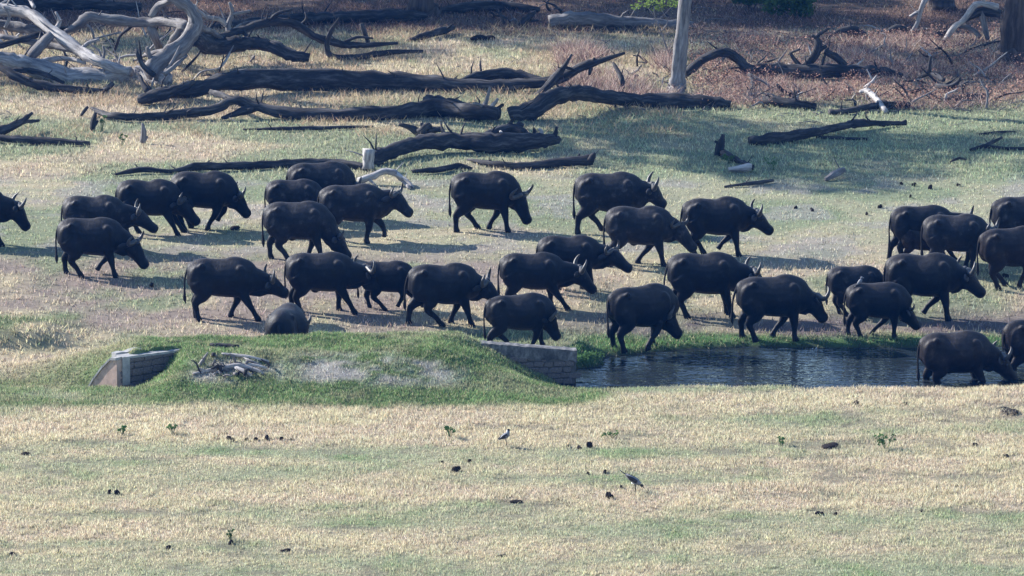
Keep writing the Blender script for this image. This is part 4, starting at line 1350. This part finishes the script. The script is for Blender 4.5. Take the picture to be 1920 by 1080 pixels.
    for s in (-1, 1):
        b0 = pc + latv * (s * .10) + upa * .02 - ax * .0
        m2 = MB()
        E = [(0, 0, .02, .02), (.06, -.015, .042, .016), (.13, -.045, .055, .014), (.20, -.085, .042, .012), (.24, -.11, .008, .005)]
        m2.tube([(b0 + latv * (s * a) + upa * b - ax * (.25 * a)) * S_ for a, b, r, t in E], [(r * S_, t * S_) for a, b, r, t in E], 9, lat=ax)
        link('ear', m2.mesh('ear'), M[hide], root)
        o = link('eye', EYE_ME, None, root)
        o.location = (pc + latv * (s * .108) + ax * .15 + upa * .035) * S_
    # --- tail
    sw = tail if tail else rnd.uniform(-.05, .05)
    sa = abs(sw)
    tl = [(-.53 * ls, 0, .905, .03), (-.585 * ls, sw * .1, .86, .024), (-.632 * ls, sw * .3, .77, .019), (-.648 * ls - sa * .2, sw * .7, .62, .015), (-.645 * ls - sa * .3, sw * 1.0, .48, .014), (-.64 * ls - sa * .35, sw * 1.2, .38, .020), (-.635 * ls - sa * .4, sw * 1.4, .29, .028), (-.63 * ls - sa * .3, sw * 1.5, .21, .004)]
    Tl = catmull(tl, 24)
    m2 = MB()
    m2.tube([Vector(t[:3]) * S_ for t in Tl], [max(.003, t[3] * S_) for t in Tl], 8, jit=.06, seed=3)
    link('tail', m2.mesh('tail'), M['hair'], root)
    return root

B = buffalo
B('buffalo cut off by the left edge, only its head and neck showing', -112, 352, 462, (38, 383), (61, 430), (-100, -80, 4, -12), horn=.95)
B('second buffalo back in the leftmost cluster, horns forming a ring', 120, 367, 470, (262, 394), (301, 430), (138, 158, 280, 268), hide='hide_mud', hy=8)
B('nearest buffalo of the leftmost cluster, lifting a bent foreleg', 110, 411, 521, (256, 453), (284, 499), (152, 122, 217, 186), lift={3: .03}, horn=.9)
B('buffalo between two others in the leftmost cluster, head lowered', 221, 338, 443, (342, 372), (378, 416), (240, 258, 334, 344), hy=-8)
B('farthest buffalo of the leftmost cluster, stepping with one raised foreleg', 322, 323, 432, (446, 360), (471, 402), (345, 356, 390, 412), lift={3: .08})
B('small dark young buffalo squeezed between three larger ones, left of centre', 500, 337, 430, (592, 362), (612, 396), (512, 520, 575, 585), hide='hide_mud', horn=.4, calf=True)
B('rearmost grey buffalo standing in front of the pale cut stub', 541, 305, 414, (664, 342), (692, 378), (560, 575, 650, 660), hide='hide_mud', yaw=8, hy=12)
B('buffalo grazing with muzzle to the ground above the second row', 496, 380, 491, (636, 440), (663, 484), (541, 506, 605, 578), hide='hide_mud', horn=.8)
B('buffalo walking level-headed in front of the pale arching branch', 600, 347, 457, (746, 362), (780, 398), (622, 640, 688, 724), hide='hide_mud', yaw=4, horn=.8, lift={3: .02})
B('leftmost buffalo of the second row, nose at the next one\'s rump', 353, 485, 602, (510, 520), (546, 549), (372, 366, 484, 432), tail=.12)
B('second buffalo of the middle row, pale upright horns over its neighbour', 538, 475, 589, (688, 502), (726, 532), (564, 546, 665, 635))
B('half-hidden smaller buffalo in the middle row, one hoof swinging back', 674, 491, 583, (788, 517), (814, 546), (728, 692, 750, 812), horn=.5, calf=True, lift={2: .04})
B('buffalo in the middle row with a lit rump and long stride', 767, 496, 613, (914, 528), (946, 562), (830, 765, 884, 845), yaw=6, tail=.10)
B('buffalo with lowered head behind the broad-horned one, centre', 1009, 444, 549, (1150, 468), (1192, 500), (1030, 1048, 1113, 1092), horn=.8)
B('broad-horned buffalo walking at the centre of the middle row', 938, 476, 583, (1090, 503), (1123, 546), (958, 975, 1064, 1034), hy=12, horn=1.15)
B('grazing buffalo standing right behind the stained masonry headwall', 911, 551, 658, (1036, 592), (1053, 634), (918, 955, 1000, 1020), yaw=12, fat=1.15, ls=1.08, hy=-10)
B('buffalo drinking at the left end of the pond', 1141, 540, 661, (1258, 588), (1281, 626), (1168, 1150, 1214, 1224), yaw=24, fat=1.05)
B('tall buffalo overlapped at the head by the one at the pond edge', 1252, 476, 597, (1414, 506), (1446, 546), (1286, 1258, 1372, 1364), tail=-.12)
B('buffalo striding along the pond edge, right of centre', 1381, 520, 642, (1526, 552), (1558, 600), (1414, 1391, 1490, 1449), yaw=6, tail=.1)
B('slim dark young buffalo behind the one with a bird on its back', 1551, 500, 593, (1652, 532), (1678, 564), (1586, 1574, 1640, 1652), hide='hide_mud', horn=.5, calf=True, yaw=6)
B('young buffalo at the pond with a small bird perched on its back', 1586, 531, 635, (1692, 562), (1724, 602), (1612, 1590, 1676, 1628), horn=.6, calf=True)
B('large buffalo stepping forward at right, far foreleg swinging back', 1660, 477, 601, (1812, 506), (1853, 552), (1690, 1682, 1776, 1738), fat=1.08, lift={3: .02})
B('buffalo with upright horns behind the right-hand cluster', 1669, 387, 492, (1822, 408), (1852, 440), (1692, 1667, 1790, 1772), yaw=8)
B('small brown calf half hidden in the right-hand cluster', 1688, 425, 495, (1766, 442), (1786, 464), (1698, 1704, 1745, 1755), hide='hide_brown', horn=0, calf=True)
B('broad-backed buffalo in the middle of the right-hand cluster', 1730, 404, 512, (1856, 428), (1886, 462), (1748, 1762, 1822, 1812), hide='hide_mud', fat=1.06)
B('rearmost buffalo of the right-hand cluster, cut by the right edge', 1858, 368, 480, (2000, 392), (2030, 428), (1880, 1900, 1970, 1985), hide='hide_mud', yaw=10)
B('brownish buffalo with a bony lit rump at the right edge', 1834, 427, 541, (1962, 448), (1992, 484), (1868, 1884, 1910, 1930), hide='hide_brown', yaw=16)
B('lone buffalo walking head-down in the back row, centre', 847, 323, 435, (979, 366), (1001, 417), (855, 894, 952, 917))
B('buffalo with wide hooked horns at the back, right of centre', 1079, 325, 439, (1226, 348), (1254, 386), (1082, 1128, 1190, 1204), hide='hide_mud', hy=10, horn=1.1)
B('greyish buffalo overlapping the hooked-horn one, head low', 1136, 388, 500, (1276, 420), (1314, 464), (1142, 1162, 1244, 1196), hide='hide_mud', horn=.7)
B('buffalo with its mouth open, right of the greyish one', 1280, 371, 481, (1420, 396), (1455, 434), (1302, 1318, 1384, 1352), yaw=4, hy=8, lift={3: .04})
def pond_point(px, y, z=-.80):
    return ((px - 960) / ppm(y, z), y, z)
B('buffalo standing in the pond at lower right, rump sunlit', 1722, 634, 752, (1878, 664), (1914, 714), (1772, 1742, 1852, 1834), hide='hide_brown', groundpt=pond_point(1722 + 76, 119.3, -.82), S=1.47, fat=1.12, yaw=6, hy=14)
B('buffalo wading at the right edge, mostly out of view', 1888, 632, 745, (2010, 655), (2040, 690), (1900, 1890, 1980, 1990), hide='hide_brown', groundpt=pond_point(1886 + 60, 120.9, -.80), S=1.42, yaw=22)
B('buffalo seen from behind, sunk to its rump behind the mound', 520, 587, 700, (560, 600), (600, 640), (525, 545, 530, 545), groundpt=(-5.15, 121.0, -.60), S=1.5, yaw=80, fat=1.2, hy=-30, model=(.66, .58, .80, .16), hump=False)

bpy.data.scenes.remove(TMP)
# ---------------------------------------------------------------- birds
def bird(px, py, label, name, hpx, posture, yaw):
    g = ground(px, py); s = hpx / ppm(g.y)
    root = empty(name, g, yaw); tag(root, label, 'bird')
    if posture == 'stand':
        b = MB(); b.tube([(-.30, 0, .44), (-.16, 0, .52), (0, 0, .60), (.10, 0, .68), (.15, 0, .78), (.15, 0, .88)], [.05, .13, .17, .15, .09, .065], 12)
        neck = ((.10, 0, .84), (.055, .06, .09)); head = (.16, 0, .93); bill = ((.22, 0, .93), (.34, 0, .90)); tail = [(-.24, 0, .50), (-.46, 0, .36)]
        wing = [(.08, .66), (-.12, .58), (-.40, .42)]; legx = (0.0, .04); legz = .46
    else:
        b = MB(); b.tube([(-.42, 0, .78), (-.22, 0, .66), (0, 0, .54), (.18, 0, .44), (.28, 0, .38)], [.06, .12, .16, .12, .07], 12)
        neck = ((-.05, .0, .42), (.12, .08, .07)); head = (.34, 0, .32); bill = ((.40, 0, .27), (.48, 0, .16)); tail = [(-.36, 0, .76), (-.72, 0, 1.0)]
        wing = [(.14, .50), (-.12, .64), (-.45, .84)]; legx = (-.02, .05); legz = .45
    def put(nm, m, mat):
        me = m.mesh(nm)
        for v in me.vertices: v.co *= s
        return link(nm, me, M[mat], root)
    put('body', b, 'greyf')
    m = MB(); m.ell(head, (.085, .065, .07), 12, 8); put('head', m, 'black')
    m = MB(); m.ell(neck[0], neck[1], 10, 8); put('nape', m, 'white')
    m = MB(); m.tube(bill, [.022, .004], 6); put('bill', m, 'black')
    m = MB(); m.tube(tail, [(.05, .03), (.055, .012)], 8, lat=(0, 1, 0)); put('tail', m, 'black')
    for sd in (-1, 1):
        m = MB(); m.tube([(a, sd * .13, c) for a, c in wing], [(.03, .09), (.035, .10), (.01, .02)], 10, lat=(0, 1, 0)); put('wing', m, 'black')
        m = MB(); m.tube([(legx[0], sd * .05, legz), (legx[1], sd * .05, .24), (legx[0] + .05, sd * .05, .0)], [.022, .014, .016], 6)
        for a in (-.5, 0, .5):
            m.tube([(legx[0] + .05, sd * .05, .01), (legx[0] + .15, sd * .05 + a * .1, .005)], [.012, .005], 5)
        put('leg', m, 'black')
bird(948, 837, 'black, white and grey plover standing upright on the foreground grass', 'plover', 34, 'stand', .15)
bird(1190, 922, 'dark bird bent forward pecking with tail raised, foreground', 'pecking_bird', 40, 'peck', -.25)

def small_bird(px, py, y, label, hpx):
    p = at(px, py, y); s = hpx / ppm(y)
    root = empty('oxpecker', p, math.pi * .1); tag(root, label, 'bird')
    m = MB(); m.tube([(-.4, 0, .10), (-.2, 0, .30), (0, 0, .5), (.12, 0, .72)], [.04, .15, .2, .12], 10)
    m.ell((.16, 0, .86), (.15, .12, .13), 10, 7)
    me = m.mesh('body')
    for v in me.vertices: v.co *= s
    link('body', me, M['greyf'], root)
    m = MB(); m.tube([(.27, 0, .86), (.42, 0, .82)], [.04, .01], 6); me = m.mesh('bill')
    for v in me.vertices: v.co *= s
    link('bill', me, M['shell'], root)
    m = MB(); m.tube([(-.3, 0, .2), (-.75, 0, -.2)], [.06, .04], 6); me = m.mesh('tail')
    for v in me.vertices: v.co *= s
    link('tail', me, M['black'], root)
gb = ground(1650, 635)
small_bird(1613, 536, gb.y + .12, 'small grey bird perched on the back of the young buffalo', 18)

# ---------------------------------------------------------------- dung, stones, weeds
def lump_mesh(seed, n=5):
    rnd = random.Random(seed); m = MB()
    for i in range(n):
        a = rnd.uniform(0, 6.28); r = rnd.uniform(.0, .55)
        m.ell((math.cos(a) * r, math.sin(a) * r * .8, rnd.uniform(.12, .38)), (rnd.uniform(.28, .5), rnd.uniform(.26, .45), rnd.uniform(.2, .42)), 9, 6)
    me = m.mesh('dung_clod')
    for v in me.vertices:
        h = math.sin(v.co.x * 23 + seed) * math.cos(v.co.y * 19) * .03
        v.co *= 1 + h
    me.materials.append(M['dung'])
    return me
LUMPS = [lump_mesh(i) for i in range(5)]
def dung(px, py, wpx, hpx, label, group=None, mat=None):
    g = ground(px, py); s = ppm(g.y)
    o = bpy.data.objects.new('dung_clod', random.choice(LUMPS)); COL.objects.link(o)
    o.location = (g.x, g.y, g.z - .004)
    o.scale = (wpx / s / 1.5, wpx / s / 1.65, (hpx + 1.5) / s / .68)
    o.rotation_euler = (0, 0, random.uniform(0, 6.28))
    tag(o, label, 'dung', group)
dung(431, 827, 18, 10, 'largest dung clod in the row of clods, left foreground')
for px, w, h in ((409, 9, 4), (462, 9, 5), (480, 12, 6), (500, 14, 9), (527, 11, 7), (546, 7, 3)):
    dung(px, 826 if px != 500 else 825, w, h, {409: 'leftmost small clod of the dung row, left foreground', 462: 'clod just right of the largest in the dung row', 480: 'middle clod of the dung row, left foreground', 500: 'second largest clod of the dung row, right of its middle', 527: 'second clod from the right end of the dung row', 546: 'flattest clod at the right end of the dung row'}[px], 'row of dung clods')
dung(205, 926, 13, 8, 'left half of the dung pair, left foreground')
dung(219, 927, 12, 8, 'right half of the dung pair, left foreground')
dung(853, 884, 24, 11, 'angular dark dung clod below and left of the upright plover')
dung(880, 866, 17, 5, 'flat dark dung pat just above the angular clod')
dung(828, 868, 10, 4, 'tiny flat dung pat left of the angular clod')
dung(1107, 840, 16, 14, 'tall dark dung clod right of the upright plover')
dung(1086, 841, 14, 5, 'low crumbly dung beside the tall clod')
dung(1066, 838, 12, 4, 'flattest crumb of dung left of the tall clod')
dung(1143, 935, 18, 13, 'round dark dung clod in front of the pecking bird')
dung(1165, 916, 9, 6, 'small dung clod just left of the pecking bird')
dung(1102, 890, 9, 6, 'left clod of the pair above the pecking bird')
dung(1134, 887, 13, 6, 'right clod of the pair above the pecking bird')
dung(970, 942, 34, 5, 'long flat dung smear in the lower middle')
dung(1536, 965, 17, 7, 'wider clod of the dung pair at lower right')
dung(1567, 967, 9, 7, 'narrower clod of the dung pair at lower right')
dung(1554, 839, 52, 7, 'low wide dark mound of dung in the right foreground')
dung(1830, 838, 17, 8, 'dark dung clod nearest the right edge of the foreground')
dung(1886, 858, 13, 7, 'brownish dung clod below the one nearest the right edge')
dung(1606, 758, 15, 6, 'dung clod on the straw bank below the pond, left one')
dung(1697, 758, 14, 4, 'flat dung on the straw bank below the pond, right one')
dung(315, 1029, 18, 6, 'dark dung clod in the bottom left green patch')
dung(316, 978, 12, 4, 'small flat dung above the bottom left green patch')
dung(433, 1020, 14, 8, 'dung clod beside a weed at bottom left')
dung(536, 1033, 22, 4, 'flat dark dung smear at bottom, left of centre')
dung(112, 1036, 10, 5, 'tiny dung clod at far bottom left')
dung(22, 1041, 18, 5, 'flat dung at the bottom left corner')
dung(940, 1044, 22, 4, 'flat dark dung at the bottom centre')
dung(48, 852, 18, 4, 'flat dark dung at the left edge of the straw grass')
dung(245, 777, 8, 4, 'tiny clod at the foot of the culvert mound')
dung(1728, 959, 16, 4, 'flat dark dung right of the lower right pair')
dung(1890, 773, 62, 7, 'long low dark patch at the right edge below the pond')  # wide flattened dark lump, reuses the clod mesh
FAR = iter(['clod nearest the horned rear buffalo of the right-hand cluster', 'clod above and right of the one nearest the right-hand cluster', 'larger of two far clods below the crossed branches', 'smaller of two far clods below the crossed branches',
            'right clod of a pair right of the open-mouthed buffalo', 'left clod of a pair right of the open-mouthed buffalo', 'low clod left of the one nearest the right-hand cluster', 'tiniest far clod left of the two below the crossed branches', 'rightmost far clod on the short grass'])
for px, py, w, h in ((1650, 390, 9, 7), (1707, 371, 8, 7), (1744, 354, 12, 7), (1714, 349, 9, 7), (1522, 396, 9, 6), (1492, 391, 8, 5), (1625, 403, 8, 5), (1690, 346, 7, 4), (1797, 349, 8, 5)):
    dung(px, py, w, h, next(FAR), 'clods on the far grass')
dung(285, 538, 13, 7, 'reddish brown clod on bare soil at left')
dung(438, 431, 26, 8, 'dark dung by the raised foreleg in the leftmost cluster')
dung(1885, 520, 14, 7, 'orange brown clod under the bony-rumped buffalo')
dung(905, 76, 50, 11, 'wide dark heap on sunlit grass below the forest edge')

def weed(px, py, wpx, hpx, label, seed, n=46):
    g = ground(px, py); s = ppm(g.y)
    root = empty('weed', g); tag(root, label, 'weed')
    rnd = random.Random(seed); W, H = wpx / s / 2, hpx / s
    cl = []
    for i in range(6):
        p = Vector((rnd.uniform(-1, 1) * W * .8, rnd.uniform(-.6, .6) * W, H * rnd.uniform(.45, .9)))
        _seed[0] += 1
        link('stem', limb_mesh('stem', [(Vector((p.x * .2, p.y * .2, -.02)), .006), (p * .6, .005), (p, .003)], 5, 0, _seed[0]), M['weed'], root)
        cl.append((p.x, p.y, p.z, W * rnd.uniform(.25, .45)))
    link('leaves', leaf_cloud('leaves', cl, n, .035, seed), M['weed'], root)
weed(845, 820, 24, 22, 'small green weed left of the upright plover', 1)
weed(1146, 822, 34, 14, 'low green weed right of the tall dung clod', 2)
weed(1465, 836, 20, 20, 'narrow green weed in the right foreground', 3)
weed(1662, 840, 46, 26, 'largest green weed in the right foreground', 4, 110)
weed(230, 815, 16, 18, 'grey green weed left of the pair in left foreground', 5)
weed(324, 814, 22, 20, 'right weed of the pair in left foreground', 6)
weed(432, 1014, 14, 26, 'upright weed beside a dung clod at bottom left', 7)
weed(1370, 306, 34, 18, 'leafy weed at the foot of the jagged stump', 8, 90)
weed(1450, 318, 46, 26, 'scraggly weed right of the jagged stump', 9, 60)
weed(190, 246, 22, 36, 'tall weed growing over the narrow rotten stump', 10, 60)
weed(230, 275, 16, 26, 'thin weed left of the pointed stake', 11)
weed(1110, 690, 70, 34, 'dense green clump at the pond end beside the headwall', 12, 420)

# white bits at the pond margin
def pale_stone(px, py, wpx, hpx, label, group):
    g = ground(px, py); s = ppm(g.y)
    m = MB(); m.ell((0, 0, .3), (.5, .4, .5), 8, 6)
    me = m.mesh('pale_stone')
    o = link('pale_stone', me, M['shell']); o.location = g; o.scale = (wpx / s, wpx / s, hpx / s)
    o.rotation_euler = (.2, .3, random.uniform(0, 3)); tag(o, label, 'stone', group)
pale_stone(1522, 659, 5, 9, 'left of two small white slivers in the pond-edge grass', None)
pale_stone(1529, 658, 5, 9, 'right of two small white slivers in the pond-edge grass', None)
pale_stone(1603, 725, 9, 7, 'white pebble at the near lip of the pond', None)
pale_stone(1148, 680, 5, 8, 'small pale stone at the pond end right of the green clump', None)

# ---------------------------------------------------------------- grass cover
blades('dry_grass', 'short straw-coloured dry grass with green patches in the foreground', 'grass', 980000, (-15, 15), (96.5, 117.6),
       lambda x, y, z: 1.0 - on_mound(x, y, z), .78, .0085)
blades('green_turf', 'green cropped turf growing over the culvert mound', 'grass', 190000, (-14, 3), (113.9, 120.5), on_mound, .9, .0085)
blades('bank_grass', 'lush bright green grass along the far edge of the pond', 'grass', 60000, (.8, 17), (119.4, 124.3), on_margin, 1.1, .011)
blades('meadow_grass', 'sparse dry grass under and behind the buffalo herd', 'grass', 900000, (-20, 20), (117.6, 178),
       lambda x, y, z: (1.0 - on_mound(x, y, z)) * (1.0 - on_margin(x, y, z)), 1.0, .013)


# ---------------------------------------------------------------- the air: a thin blue haze over the clearing
def build_haze():
    m = bpy.data.materials.new('thin_air'); m.use_nodes = True
    nt = m.node_tree
    nt.nodes.remove(nt.nodes['Principled BSDF'])
    v = nt.nodes.new('ShaderNodeVolumePrincipled')
    v.inputs['Color'].default_value = (0.04, 0.28, 1.0, 1)
    v.inputs['Density'].default_value = 0.00017
    nt.links.new(v.outputs[0], nt.nodes['Material Output'].inputs['Volume'])
    mb = MB()
    x, y0, y1, z0, z1 = 70, -12, 225, -2.5, 27.5
    mb.add([(-x, y0, z0), (x, y0, z0), (x, y1, z0), (-x, y1, z0), (-x, y0, z1), (x, y0, z1), (x, y1, z1), (-x, y1, z1)],
           [(0, 3, 2, 1), (4, 5, 6, 7), (0, 1, 5, 4), (1, 2, 6, 5), (2, 3, 7, 6), (3, 0, 4, 7)])
    tag(link('haze', mb.mesh('haze', False), m), 'thin bluish morning air over the clearing', 'haze', kind='stuff')
build_haze()
